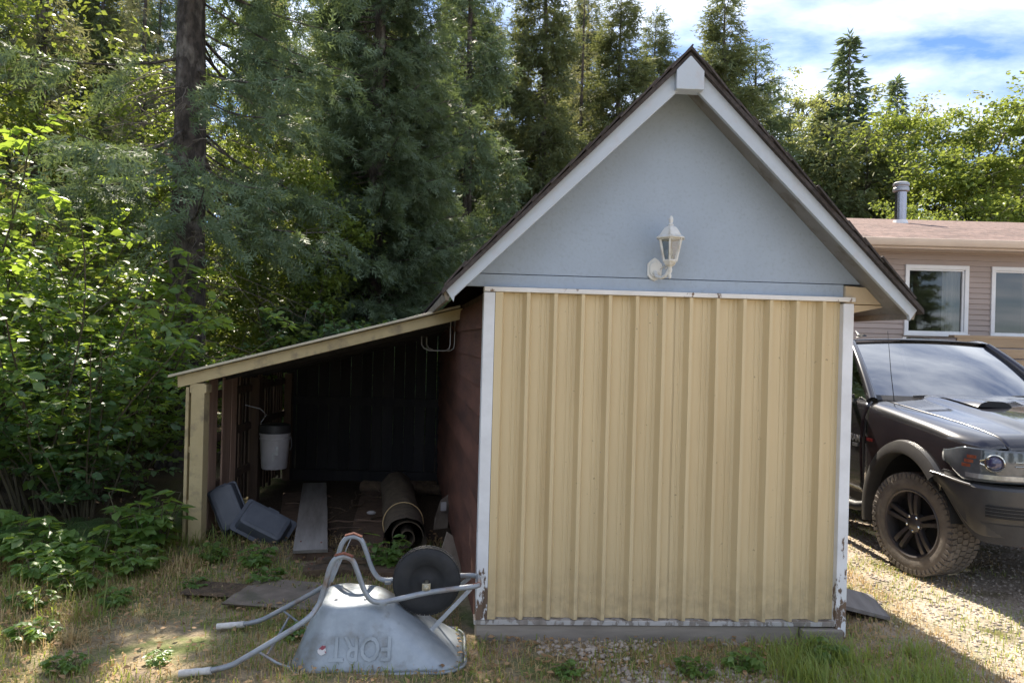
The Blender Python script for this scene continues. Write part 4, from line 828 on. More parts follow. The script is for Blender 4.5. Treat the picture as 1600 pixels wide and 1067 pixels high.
m = MB(); m.tube([(.93, -.47, .875), (.945, 0, .872), (.93, .47, .875), (.91, .475, 1.135), (.925, 0, 1.15), (.91, -.475, 1.135), (.93, -.47, .875)], .022, 8); m.build('grille_surround', 'paint', gr, smooth=60)

# ---------------------------------------------------------------- house
hs = thing('house', 'low house with mauve-tan lap siding, cream gutter and brown shingle roof', 'house', (0, 13, 0), 0)
HX0, HX1, ZT = 4.4, 15.5, 3.56
wins = [(a, b_, .5+17*.0945, .5+30*.0945+.002) for a, b_ in ((6.90, 8.02), (8.42, 10.2), (11.4, 12.6))]
ex = .0945; z = .5; k = 0
while z < ZT:
    segs = [(HX0, HX1)]
    for (a, b_, z0, z1) in wins:
        if z+ex > z0+.01 and z < z1-.01:
            ns = []
            for (p, q) in segs:
                if a > p and b_ < q: ns += [(p, a), (b_, q)]
                else: ns.append((p, q))
            segs = ns
    for (p, q) in segs:
        m = MB(); m.extr([(0, z), (-.020, z+.001), (-.022, z+.012), (-.006, z+ex-.002), (0, z+ex-.002)], lambda a, b, d: (d, a, b), p, q); m.build('siding_plank', 'siding', hs)
    z += ex; k += 1
m = MB(); m.box(HX0, HX1, .12, .14, .0, .5); m.box(HX0, HX0+.1, .01, 7, .0, ZT); m.box(HX1-.1, HX1, .01, 7, 0, ZT); m.box(HX0, HX1, 7, 7.1, 0, ZT); m.build('wall', 'siding', hs)
m = MB(); m.box(HX0-.03, HX0+.06, -.035, .01, .4, ZT); m.build('corner_board', 'siding', hs)
for (a, b_, z0, z1) in wins:
    m = MB(); fw = .07
    for bx_ in ((a, b_, z1-fw, z1), (a, b_, z0, z0+fw), (a, a+fw, z0+fw, z1-fw), (b_-fw, b_, z0+fw, z1-fw)): m.box(bx_[0], bx_[1], -.045, .05, bx_[2], bx_[3])
    m.box(a+fw, b_-fw, -.02, .03, z1-fw-.03, z1-fw); m.box(b_-fw-.035, b_-fw, -.02, .03, z0+fw, z1-fw-.03)
    wf = m.build('window', 'housewhite', hs, bevel=.004)
    m = MB(); m.add([(a+fw, .012, z0+fw), (b_-fw, .012, z0+fw), (b_-fw, .012, z1-fw), (a+fw, .012, z1-fw)], [(0, 1, 2, 3)]); m.build('pane', 'housepane', wf, recalc=False)
    m = MB(); m.box(a-.02, b_+.02, -.075, -.046, z0-.02, z0+.025); m.build('sill', 'housewhite', wf, bevel=.004)
    P = []
    for t_ in np.linspace(0, 1, 24): x = lerp(b_-.38, b_-.04, t_); P.append([(x, .12+.03*math.sin(t_*26), z0+.05), (x, .12+.02*math.sin(t_*26), z1-.04)])
    m = MB(); m.grid(P); m.build('curtain', 'curtain', wf, smooth=60)
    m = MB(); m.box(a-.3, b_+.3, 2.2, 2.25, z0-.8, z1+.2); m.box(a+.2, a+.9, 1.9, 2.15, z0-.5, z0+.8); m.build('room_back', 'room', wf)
m = MB(); m.box(HX0-.4, HX1+.4, -.48, .0, ZT, ZT+.02); m.build('soffit', 'gutter', hs)
m = MB(); m.extr([(-.49, 3.585), (-.56, 3.60), (-.60, 3.66), (-.605, 3.715), (-.59, 3.72), (-.58, 3.66), (-.50, 3.62)], lambda a, b, d: (d, a, b), HX0-.4, HX1+.4); m.build('gutter', 'gutter', hs, smooth=30)
m = MB(); m.box(HX0-.4, HX1+.4, -.488, -.462, 3.58, 3.72); m.build('fascia', 'gutter', hs)
slope = .245; ye, ze = -.53, 3.735
m = MB(); m.extr([(ye, ze-.03), (4.0, ze-.03+slope*4.53), (8.5, ze-.03), (8.5, ze-.06), (4.0, ze-.06+slope*4.53), (ye, ze-.06)], lambda a, b, d: (d, a, b), HX0-.4, HX1+.4); roof = m.build('roof', 'houseshingle', hs)
rq = random.Random(21); c_ = 0; y = ye-.02
shm = {}
for wv in (.22, .30, .38): shm[wv] = MB().box(0, wv-.004, 0, .33, 0, .014).mesh('shingle')
cnt = 0; rest = MB(); ang = math.atan(slope)
while y < 3.9:
    x = HX0-.4-rq.uniform(0, .2)
    while x < HX1+.4:
        wv = rq.choice((.22, .30, .38)); zz = ze-.03+(y-ye)*slope+.004
        Mx = Matrix.Translation((x, y, zz+rq.uniform(0, .004))) @ Matrix.Rotation(ang+R(1.2), 4, 'X')
        if cnt < 300 and 5.9 < x < 10.8 and y < 2.9:
            o = obj('shingle', shm[wv], 'houseshingle', roof); o.matrix_local = Mx; cnt += 1
        else: rest.box(0, wv-.004, 0, .33, 0, .014, Mx)
        x += wv
    y += .145
o = rest.build('shingle_field', 'houseshingle', roof); o['kind'] = 'stuff'
fl = Matrix.Translation((8.42, 3.1, 4.5))
m = MB(); m.lathe([(.20, -.02), (.19, .05), (.145, .10), (.13, .14)], 24, fl); ch = m.build('chimney_flue', 'steel', hs, smooth=40)
m = MB(); m.lathe([(.118, .10), (.118, .80)], 24, fl); m.build('pipe', 'flue', ch, smooth=40)
m = MB(); m.lathe([(.12, .78), (.165, .80), (.165, .86), (.15, .88), (.15, .90), (.165, .92), (.165, .97), (.12, 1.0), (.02, 1.02)], 24, fl); m.build('cap', 'steel', ch, smooth=30)
m = MB(); m.lathe([(.175, .02), (.18, .03), (.135, .17), (.13, .17)], 24, fl); m.build('storm_collar', 'housewhite', ch, smooth=40)

# deck with railing in front of the house
dk = thing('deck_railing', 'brown timber deck with board railing standing before the house windows', 'deck', (0, 11.6, 0), 0)
for i, x in enumerate((7.05, 8.35, 9.65, 10.95, 12.2)): m = MB(); m.box(x, x+.1, 0, .1, 0, 2.04); m.build('post', 'deck', dk, bevel=.004)
m = MB(); m.box(6.95, 12.4, -.03, .13, 2.043, 2.085); m.build('top_rail', 'deck', dk, bevel=.004)
for k in range(6): m = MB(); m.box(7.0, 12.3, -.024, -.002, 1.08+k*.165, 1.08+k*.165+.142); m.build('rail_board', 'deck', dk, bevel=.003)
m = MB(); m.box(6.95, 12.4, -.03, 1.35, .9, .95); m.build('deck_floor', 'deck', dk)
m = MB(); m.box(7.0, 12.35, .01, .05, .70, .897); m.build('joist', 'deck', dk)

# ---------------------------------------------------------------- vegetation builders
def unit(a): return a/np.maximum(np.linalg.norm(a, axis=-1, keepdims=True), 1e-6)
LEAF6 = np.array([(0, 0, 0), (-.27, .28, .07), (-.25, .62, .03), (0, 1, -.08), (.25, .62, .03), (.27, .28, .07)]); LEAF6F = np.array([(0, 3, 2, 1), (0, 5, 4, 3)])
LEAF4 = np.array([(0, 0, 0), (-.30, .5, .07), (0, 1, -.05), (.30, .5, .07)]); LEAF4F = np.array([(0, 2, 1), (0, 3, 2)])
def spray(nb):
    # a needle spray: a thin axis with thin side blades raked forward
    V = []; 
    def blade(bx, by, ang, ln, wd):
        c, s = math.cos(ang), math.sin(ang)
        for u, v in ((0, 0), (-wd, .42*ln), (0, ln), (wd, .42*ln)): V.append((bx+u*c+v*s, by-u*s+v*c, 0))
    blade(0, 0, 0, 1, .055)
    for k in range(nb):
        t = .05+.70*k/max(1, nb-1); sd = 1 if k % 2 else -1; blade(0, t, sd*.8, .50*(1-.3*t), .055)
    return np.array(V), np.arange(len(V)).reshape(-1, 4)
SP4 = spray(5); SP2 = spray(3)
SHOOT = np.array([(0, 0, 0), (-.5, .38, 0), (0, 1, 0), (.5, .38, 0)]); SHOOTF = np.array([(0, 1, 2, 3)])
def place(tmpl, tf, pos, fwd, up, sx, sy):
    f = unit(fwd); s = unit(np.cross(f, up)); u = np.cross(s, f); n = len(pos)
    V = pos[:, None, :]+tmpl[None, :, 0, None]*s[:, None, :]*sx[:, None, None]+tmpl[None, :, 1, None]*f[:, None, :]*sy[:, None, None]+tmpl[None, :, 2, None]*u[:, None, :]*sy[:, None, None]
    F = tf[None]+(np.arange(n)*len(tmpl))[:, None, None]
    return V.reshape(-1, 3), F.reshape(-1, tf.shape[1])
def trunk_mb(h, r0, seed, lean=.0, n=12, segs=14, flare=1.35, top=.02):
    rg = random.Random(seed); m = MB(); ph = rg.uniform(0, 6); P = []
    for i in range(segs+1):
        t = i/segs; r = r0*((1-t)**.85*(1-top)+top)*(1+(flare-1)*math.exp(-t*h/.35)); cx = lean*t*h+.04*math.sin(t*5+ph)*min(1, h/8); cy = .04*math.cos(t*4+ph)
        P.append([(cx+r*math.cos(k*2*math.pi/n)*(1+.10*mnoise.noise(Vector((k*1.7, t*h*.8, seed)))), cy+r*math.sin(k*2*math.pi/n)*(1+.10*mnoise.noise(Vector((k*1.7+40, t*h*.8, seed)))), t*h-.12) for k in range(n)])
        P[-1].append(P[-1][0])
    m.grid(P); return m
def spruce_meshes(seed, h, rmax, z0, whorl=.30, per=6, r0=.16, p=.85, droop=.35, upturn=.28, s_len=.15, s_wid=.042, dens=1.0, l2f=.40, minL=.25, limb_n=4, sparse_low=0.0, spr=None, right=1.0, hole=None):
    rg = np.random.default_rng(seed); tm = trunk_mb(h, r0, seed); pos = []; fw = []
    z = z0
    while z < h-.15:
        fz = (h-z)/(h-z0)
        for k in range(max(3, int(per*(.6+.4*fz)))):
            az = rg.uniform(0, 2*math.pi); zz = z+rg.uniform(-.5, .5)*whorl
            L = max(minL*min(1, fz*4+.3), rmax*fz**p*rg.uniform(.62, 1.12))
            dd = droop*rg.uniform(.7, 1.3)*(.35+.65*fz); uu = upturn*rg.uniform(.6, 1.3)
            if fz < .25: dd = -.45*(1-fz*3)
            sp = 1.0
            if right < 1 and math.cos(az) < -.1 and rg.uniform() > right: continue
            if sparse_low and fz > .55: sp = 1-sparse_low*(fz-.55)/.45
            d = np.array((math.cos(az), math.sin(az), 0)); n2 = max(3, int(L/.095*dens))
            tj = np.sort(rg.uniform(.08 if L < .8 else .22, 1, n2)); 
            if sp < 1: tj = tj[rg.uniform(0, 1, len(tj)) < sp]
            c = lambda t: np.array([0, 0, zz])+d*(L*t)[:, None]+np.array([0, 0, 1])*(L*(-dd*t+uu*t*t))[:, None]
            lp = c(np.linspace(0, 1, limb_n)); 
            tm.tube([tuple(q) for q in lp], [max(.004, .018*(L/2)**.8*(1-.85*i/(limb_n-1))+.003) for i in range(limb_n)], 4, caps=False)
            if len(tj) == 0: continue
            cp = c(tj)
            for side in (-1, 1):
                a2 = az+side*np.radians(rg.uniform(38, 72, len(tj)))
                l2 = (L*l2f*(1-.72*tj)+.10)*rg.uniform(.6, 1.2, len(tj))
                d2 = np.stack([np.cos(a2), np.sin(a2), rg.uniform(-.75, -.05, len(tj))], 1); d2 = unit(d2)
                for j in range(len(tj)):
                    ns = max(1, int(l2[j]/.062*dens)); s = rg.uniform(.1, 1, ns)*l2[j]
                    q = cp[j]+d2[j]*s[:, None]+np.array([0, 0, -.35])*(s**2)[:, None]
                    pos.append(q); dv = d2[j]+rg.normal(0, .42, (ns, 3))+np.array((0, 0, -.12)); fw.append(dv)
            # tip
            pos.append(cp[-1:]); fw.append((d+np.array((0, 0, .1)))[None])
        z += whorl*rg.uniform(.75, 1.25)*(.6+.5*fz)
    nt_ = 12; pos.append(np.stack([rg.normal(0, .02, nt_), rg.normal(0, .02, nt_), np.linspace(h-.5, h-.02, nt_)], 1)); fw.append(np.stack([rg.normal(0, .4, nt_), rg.normal(0, .4, nt_), np.ones(nt_)], 1))
    pos = np.concatenate(pos); fw = np.concatenate(fw); n = len(pos); 
    if hole is not None:      # a gap in the boughs that lets a spot of sun through
        (tx, ty, gx0, gy0, rr) = hole; tt = pos[:, 2]/math.tan(SUN_EL); qx = pos[:, 0]+tx-math.sin(SUN_AZ)*tt; qy = pos[:, 1]+ty-math.cos(SUN_AZ)*tt
        k = ((qx-gx0)**2+(qy-gy0)**2) > rr*rr; pos = pos[k]; fw = fw[k]; n = len(pos)
    T, TF = spr or (SHOOT, SHOOTF)
    V, F = place(T, TF, pos, fw, rg.normal(0, 1, (n, 3))+np.array((0, 0, .6)), s_wid*rg.uniform(.7, 1.3, n), s_len*rg.uniform(.7, 1.35, n))
    return tm.mesh('trunk', 60, recalc=False), arr_mesh('crown', V, F), n
def leafy_meshes(seed, h, rad, nleaf, leaf=.10, zlo=.35, r0=.12, limbs=9, sub=7, clump=.42, tmpl=4, bare=.0):
    rg = np.random.default_rng(seed); tm = trunk_mb(h*.86, r0, seed, lean=rg.uniform(-.03, .03)); cl = []
    for i in range(limbs):
        t = zlo+(.95-zlo)*(i+rg.uniform(0, .6))/limbs; az = i*2.4+rg.uniform(-.5, .5); Lm = rad*(1.08-.75*abs(t-.52)**1.2)*rg.uniform(.7, 1.1)
        p0 = np.array((0, 0, t*h*.86)); d = np.array((math.cos(az), math.sin(az), rg.uniform(.35, .9))); d /= np.linalg.norm(d)
        pts = [p0]; 
        for k in range(5): pts.append(pts[-1]+d*Lm/5+rg.normal(0, .06, 3)*Lm/2); d = d+np.array((0, 0, .06)); d /= np.linalg.norm(d)
        tm.tube([tuple(q) for q in pts], [r0*.42*(1-.16*k)*(1-t*.5) for k in range(6)], 5, caps=False)
        for j in range(sub):
            b = pts[rg.integers(1, 6)]; e = b+rg.normal(0, 1, 3)*rad*.30*np.array((1, 1, .7))+np.array((0, 0, .10*rad)); mid = (b+e)/2+rg.normal(0, .05, 3)
            tm.tube([tuple(b), tuple(mid), tuple(e)], [r0*.13, r0*.08, .004], 4, caps=False); cl += [e, mid]
    cl.append(np.array((0, 0, h*.9))); cl = np.array(cl); wgt = rg.uniform(.3, 1.6, len(cl)); wgt[rg.uniform(0, 1, len(cl)) < bare] = .04; wgt /= wgt.sum()
    idx = rg.choice(len(cl), nleaf, p=wgt); dirn = unit(rg.normal(0, 1, (nleaf, 3)))*(rg.uniform(0, 1, nleaf)**.5)[:, None]
    cs = rg.uniform(.6, 1.4, len(cl))*clump
    pos = cl[idx]+dirn*cs[idx][:, None]*np.array((1.15, 1.15, .72))
    f = rg.normal(0, 1, (nleaf, 3))*np.array((1, 1, .5))+np.array((0, 0, -.35)); up = rg.normal(0, .55, (nleaf, 3))+np.array((0, 0, 1))
    T, TF = (LEAF4, LEAF4F) if tmpl == 4 else (LEAF6, LEAF6F)
    sz = leaf*rg.uniform(.65, 1.3, nleaf); V, F = place(T, TF, pos, f, up, sz, sz)
    return tm.mesh('trunk', 60, recalc=False), arr_mesh('crown', V, F)
def shrub_meshes(seed, h, rad, nstem, leaf=.10, step=.055, tmpl=6, arch=.5, twigs=6):
    rg = np.random.default_rng(seed); sm = MB(); pos = []; fw = []
    for i in range(nstem):
        az = rg.uniform(0, 2*math.pi); b = np.array((math.cos(az), math.sin(az), 0))*rg.uniform(.02, .22)*rad; Ls = h*rg.uniform(.6, 1.08)
        d = np.array((math.cos(az)*arch*rg.uniform(.2, 1), math.sin(az)*arch*rg.uniform(.2, 1), 1.0)); d /= np.linalg.norm(d); pts = [b-np.array((0, 0, .05))]; n = 9
        for k in range(n):
            pts.append(pts[-1]+d*Ls/n); d = d+rg.normal(0, .07, 3)+np.array((math.cos(az), math.sin(az), 0))*.05*arch-np.array((0, 0, .035)); d /= np.linalg.norm(d)
        sm.tube([tuple(q) for q in pts], [.013*(h/3)*(1-.085*k)+.002 for k in range(n+1)], 5, caps=False)
        for j in range(twigs):
            k = rg.integers(2, n+1); b0 = pts[k]; a = rg.uniform(0, 2*math.pi); dt = np.array((math.cos(a), math.sin(a), rg.uniform(-.1, .7))); dt /= np.linalg.norm(dt); Lt = rad*rg.uniform(.3, .8)*(1.1-.5*k/n); tw = [b0]
            for q in range(4): tw.append(tw[-1]+dt*Lt/4); dt = dt+rg.normal(0, .1, 3)-np.array((0, 0, .10)); dt /= np.linalg.norm(dt)
            sm.tube([tuple(q) for q in tw], [.006, .005, .004, .003, .002], 4, caps=False)
            for s in np.arange(.1*Lt, Lt, step):
                f = s/Lt*4; q = int(min(3, f)); p = tw[q]+(tw[q+1]-tw[q])*(f-q)
                for sd in (-1, 1):
                    side = np.cross(tw[q+1]-tw[q], (0, 0, 1)); side = side/max(1e-6, np.linalg.norm(side))
                    pos.append(p); fw.append(side*sd+unit(tw[q+1]-tw[q])*.6+rg.normal(0, .35, 3)+np.array((0, 0, -.25)))
        for s in np.arange(.25, 1, step*1.6/Ls):
            f = s*n; q = int(min(n-1, f)); p = pts[q]+(pts[q+1]-pts[q])*(f-q); pos.append(p); a = rg.uniform(0, 6.3); fw.append(np.array((math.cos(a), math.sin(a), rg.uniform(-.4, .3))))
    pos = np.array(pos); fw = np.array(fw); n = len(pos); sz = leaf*rg.uniform(.35, 1.4, n)
    T, TF = (LEAF4, LEAF4F) if tmpl == 4 else (LEAF6, LEAF6F)
    V, F = place(T, TF, pos+rg.normal(0, .012, (n, 3)), fw, rg.normal(0, .45, (n, 3))+np.array((0, 0, 1)), sz*1.12, sz)
    return sm.mesh('stems', 60, recalc=False), arr_mesh('foliage', V, F)
def tree(name, label, cat, loc, meshes, mats, rz=0, sc=1, group=None, parts=('trunk', 'crown')):
    x, y = loc; t = thing(name, label, cat, (x, y, gz(x, y)-.02), rz, group); t.scale = sc if isinstance(sc, tuple) else (sc,)*3
    for nm, me, mt in zip(parts, meshes, mats): obj(nm, me, mt, t)
    return t

# ---------------------------------------------------------------- spruces
SA = spruce_meshes(1, 15, 2.7, 3.4, whorl=.40, per=6, r0=.255, p=.62, droop=.62, upturn=.34, dens=1.0, sparse_low=.3, limb_n=6, spr=SP4, s_len=.17, s_wid=.17, right=.22, hole=(-4.25, 9.5, -2.12, 4.25, .38))[:2]
SD = spruce_meshes(2, 13, 2.15, .6, whorl=.25, per=9, spr=SP4, r0=.19, p=.62, droop=.42, upturn=.36, dens=1.12, s_len=.165, s_wid=.165)[:2]
SE = spruce_meshes(3, 12.5, 1.65, 1.5, whorl=.28, per=7, r0=.16, p=.55, droop=.38, upturn=.3, dens=1.0, s_len=.22, s_wid=.20, spr=SP2)[:2]
SF = spruce_meshes(4, 15, 1.8, 1.2, whorl=.31, per=9, r0=.15, p=.55, droop=.32, upturn=.3, dens=1.0, s_len=.26, s_wid=.24, l2f=.46, spr=SP2)[:2]
SG = spruce_meshes(5, 14, 1.0, 3.0, whorl=.42, per=5, r0=.13, p=.4, droop=.45, upturn=.25, dens=.85, s_len=.22, s_wid=.2, spr=SP2)[:2]
SL_ = spruce_meshes(6, 18, 2.3, 1.0, whorl=.30, per=10, r0=.2, p=.72, droop=.10, upturn=.35, dens=.62, s_len=.28, s_wid=.10, minL=.16)[:2]
CE = spruce_meshes(8, 12, 3.1, .5, whorl=.40, per=9, r0=.2, p=.5, droop=.2, upturn=.35, dens=.62, s_len=.30, s_wid=.11)[:2]
g_bk = 'spruces in the wood behind the shed'
bigA = tree('spruce_tree', 'large spruce with thick bare lower trunk and drooping limbs behind the leafy shrubs', 'tree', (-4.25, 9.5), SA, ('bark', 'n_dark'), 0)
tree('spruce_tree', 'dense blue-green spruce with sweeping boughs rising behind the lean-to roof', 'tree', (-2.5, 13), SD, ('bark', 'n_dark'), .4)
tree('spruce_tree', 'dark narrow spruce between the dense bough spruce and the shed roof', 'tree', (-1.15, 17), SE, ('bark', 'n_dark'), 1.1)
tree('spruce_tree', 'yellow-green spruce with visible trunk beyond the left roof slope', 'tree', (.68, 21), SF, ('bark', 'n_olive'), 2.2)
tree('spruce_tree', 'thin scraggly spruce with short sparse boughs behind the shed roof', 'tree', (2.0, 23.5), SG, ('bark', 'n_grey'), .2)
tree('spruce_tree', 'tall feathery green spruce rising behind the shed ridge', 'tree', (3.25, 24), SF, ('bark', 'n_mid'), 4.0, (1.25, 1.25, .9))
tree('spruce_tree', 'smaller olive spruce close beside the roof peak', 'tree', (4.95, 27), SF, ('bark', 'n_olive'), 5.1, (1.1, 1.1, .93))
tree('spruce_tree', 'tall open-branched spruce just beyond the roof peak', 'tree', (7.65, 27.5), SF, ('bark', 'n_mid'), 1.4, (1.6, 1.6, 1.0))
tree('spruce_tree', 'bushy green spruce shouldering the open-branched one beyond the roof peak', 'tree', (9.3, 29), SE, ('bark', 'n_mid'), 2.9, (1.75, 1.75, 1.1))
tree('spruce_tree', 'dense pointed dark spire of a spruce above the house roof', 'tree', (17.0, 38), SL_, ('bark', 'n_dark'), .3, (1.55, 1.55, 1.0))
tree('spruce_tree', 'shorter slender spruce spire standing apart above the chimney', 'tree', (21.6, 42), SL_, ('bark', 'n_dark'), 2.0, (1.35, 1.35, .96))
tree('spruce_tree', 'spruce spire half merged with the tallest pointed spire', 'tree', (15.9, 38.6), SL_, ('bark', 'n_mid'), 3.0, (1.3, 1.3, .83))
for i, (x, y, rz, s, mt) in enumerate(((14.0, 33, 0, 1.0, 'n_olive'), (16.4, 34.5, 1.7, 1.02, 'n_olive'), (18.6, 36.5, 3.1, 1.0, 'n_mid'), (12.6, 36, 4.4, .95, 'n_mid'), (21.0, 35, .6, .9, 'n_mid'), (24.5, 37, 1.6, .9, 'n_olive'), (28.5, 38, 2.6, .95, 'n_mid'))):
    tree('cedar_tree', 'broad olive-green cedar in the row above the house roof', 'tree', (x, y), CE, ('bark', mt), rz, s, 'cedars behind the house')
# dead twigs round the bare lower trunk of the large spruce
tw = MB(); rq = random.Random(77)
for k in range(95):
    a = rq.uniform(0, 6.28); z0 = rq.uniform(.8, 5.2); L = rq.uniform(.35, 1.5); p0 = Vector((.2*math.cos(a), .2*math.sin(a), z0)); d = Vector((math.cos(a), math.sin(a), rq.uniform(-.5, .15))); pts = [p0]
    for j in range(4): pts.append(pts[-1]+d*L/4); d = (d+Vector((rq.uniform(-.2, .2), rq.uniform(-.2, .2), -.12))).normalized()
    tw.tube(pts, [.011, .008, .006, .004, .002], 4, caps=False)
    for j in range(7):
        b0 = pts[rq.randint(1, 4)]; e = b0+Vector((rq.uniform(-1, 1), rq.uniform(-1, 1), rq.uniform(-.9, .3)))*.28; tw.tube([b0, (b0+e)/2+Vector((0, 0, .02)), e], [.004, .003, .0015], 3, caps=False)
obj('dead_twigs', tw.mesh('dead_twigs', recalc=False), 'twig', bigA)
# further trunks and crowns deep in the wood on the left
deep = [(-7.8, 12, 1.0, 'n_mid', 'SG'), (-7.9, 15.5, .8, 'n_grey', 'SG'), (-5.6, 16.5, .85, 'n_mid', 'SG'), (-11.8, 16, 1, 'n_mid', 'SG'), (-6.4, 21, .8, 'n_mid', 'SE'), (-9.6, 20.5, 1.1, 'n_olive', 'SG'), (-3.9, 18.5, 1.05, 'n_mid', 'SF'), (-1.9, 24, 1, 'n_olive', 'SF'), (-13.5, 25, .9, 'n_mid', 'SE'), (-4.4, 27, 1, 'n_olive', 'SF'), (-.2, 29, 1, 'n_mid', 'SG'), (-8.6, 29, 1, 'n_mid', 'SE'), (1.6, 32, 1, 'n_olive', 'SF'), (4.2, 35, 1, 'n_mid', 'SE'), (7.0, 36, 1, 'n_olive', 'SF'), (10.6, 37, 1, 'n_mid', 'SE'), (-15.5, 30, 1.1, 'n_mid', 'SF'), (-11.0, 24.5, 1.05, 'n_mid', 'SE'), (-7.0, 25.5, 1.0, 'n_mid', 'SE'), (-14.5, 21, 1, 'n_olive', 'SF'), (-9.6, 28, 1.1, 'n_olive', 'SF'), (-12.3, 19, 1, 'n_mid', 'SG'), (-5.2, 22.5, 1, 'n_olive', 'SF'), (-17, 26, 1.1, 'n_mid', 'SE'), (-8.8, 18, .85, 'n_mid', 'SE'), (-11.6, 20.5, .9, 'n_olive', 'SF'), (-5.9, 27, 1.1, 'n_mid', 'SE'), (-3.0, 22.5, .9, 'n_mid', 'SE'), (-13.2, 22.5, 1.1, 'n_mid', 'SF'), (.2, 26, .95, 'n_mid', 'SE'), (2.6, 28, 1.05, 'n_olive', 'SF'), (5.6, 31, 1.05, 'n_mid', 'SE'), (-1.2, 33, 1.1, 'n_olive', 'SF'), (9.2, 33, 1.0, 'n_olive', 'SF')]
LB = {'SG': 'thin scraggly spruce deep in the wood left of the lean-to', 'SE': 'dark narrow spruce far back in the wood', 'SF': 'feathery olive spruce far back in the wood'}
for i, (x, y, s, mt, k) in enumerate(deep):
    tree('spruce_tree', LB[k], 'tree', (x, y), globals()[k], ('bark', mt), i*1.3, s, g_bk+' '+{'SG': 'that are scraggly', 'SE': 'that are narrow', 'SF': 'that are feathery'}[k])

# wood continued out of view; the left spruces added to darken the door ribs
for i, (x, y, k, s) in enumerate(((-7.6, 2.6, 'SE', 1), (-8.6, -1.6, 'SD', .95), (-9.6, 5.2, 'SG', 1), (-4.0, -22, 'SF', 1), (1.5, -24, 'SE', 1.1), (7, -22, 'SF', 1), (13, -24, 'SE', 1.1), (18, -21, 'SF', 1), (24, -18, 'SE', 1.1))):
    tree('spruce_tree', 'spruce on the wood edge round the yard added out of view', 'tree', (x, y), globals()[k], ('bark', 'n_mid'), i*1.7, s, 'unseen spruces around the yard')
# ---------------------------------------------------------------- broadleaf trees
DA = leafy_meshes(31, 11.5, 3.6, 36000, leaf=.155, zlo=.10, limbs=16, sub=8, clump=.62, r0=.16)
DB = leafy_meshes(32, 14, 2.4, 11000, leaf=.15, zlo=.35, limbs=12, sub=7, clump=.42, r0=.15, bare=.25)
DC = leafy_meshes(33, 7, 2.2, 16000, leaf=.11, zlo=.12, limbs=12, sub=8, clump=.42, r0=.07)
tree('maple_tree', 'bright yellow-green broadleaf tree crowding the roof right of the chimney', 'tree', (18.9, 29.5), DA, ('bark_grey', 'leaf_bright'), 0, (1.15, 1.15, 1.06))
tree('maple_tree', 'rounded bright green broadleaf tree standing well beyond the chimney', 'tree', (23.6, 31), DA, ('bark_grey', 'leaf_bright'), 2.2, (1.25, 1.25, 1.16))
tree('broadleaf_tree', 'airy broadleaf tree with reddish-brown thinning top above the bright maple', 'tree', (21.3, 34), DB, ('bark_grey', 'leaf_thin'), 1, (1.3, 1.3, 1.08))
tree('broadleaf_tree', 'sparse broadleaf tree with thin twiggy top behind the rounded green tree', 'tree', (26.5, 36.5), DB, ('bark_grey', 'leaf_thin'), 3.4, (1.4, 1.4, 1.12))
tree('broadleaf_tree', 'thin pale-leaved tree between the roof slope and the cedars', 'tree', (13.3, 35.5), DB, ('bark_grey', 'leaf_thin'), .5, (1.1, 1.1, 1.2))
tree('broadleaf_tree', 'pale-leaved tree half hidden behind the tall dark spruce spire', 'tree', (17.6, 40), DB, ('bark_grey', 'leaf_bright'), 2.4, (1.15, 1.15, 1.18))
tree('broadleaf_tree', 'thin pale tree beside the slender spruce spire', 'tree', (20.4, 41), DB, ('bark_grey', 'leaf_thin'), 4.4, (1, 1, .95))
tree('maple_tree', 'low bright tree behind the house end', 'tree', (14.6, 25.5), DC, ('bark_grey', 'leaf_bright'), 1.0, 1.0)
# saplings among the trunks
for i, (x, y, s, lab) in enumerate(((-8.6, 10.6, 1.0, 'leafy sapling by the tall bare-trunked spruce at the wood edge'), (-3.3, 11.6, .7, 'sunlit sapling with yellow-green leaves behind the lean-to'), (-6.2, 13.2, .9, 'leafy sapling between the big trunks in the wood'), (-10.8, 12.2, 1.1, 'tall leafy sapling at the outer edge of the wood'), (-5.0, 14.6, .8, 'bright sapling behind the large spruce trunk'), (-.9, 15.2, .5, 'small bright sapling behind the shed roof'))):
    tree('sapling', lab, 'sapling', (x, y), DC, ('bark_grey', 'leaf_bright'), i*1.9, s)

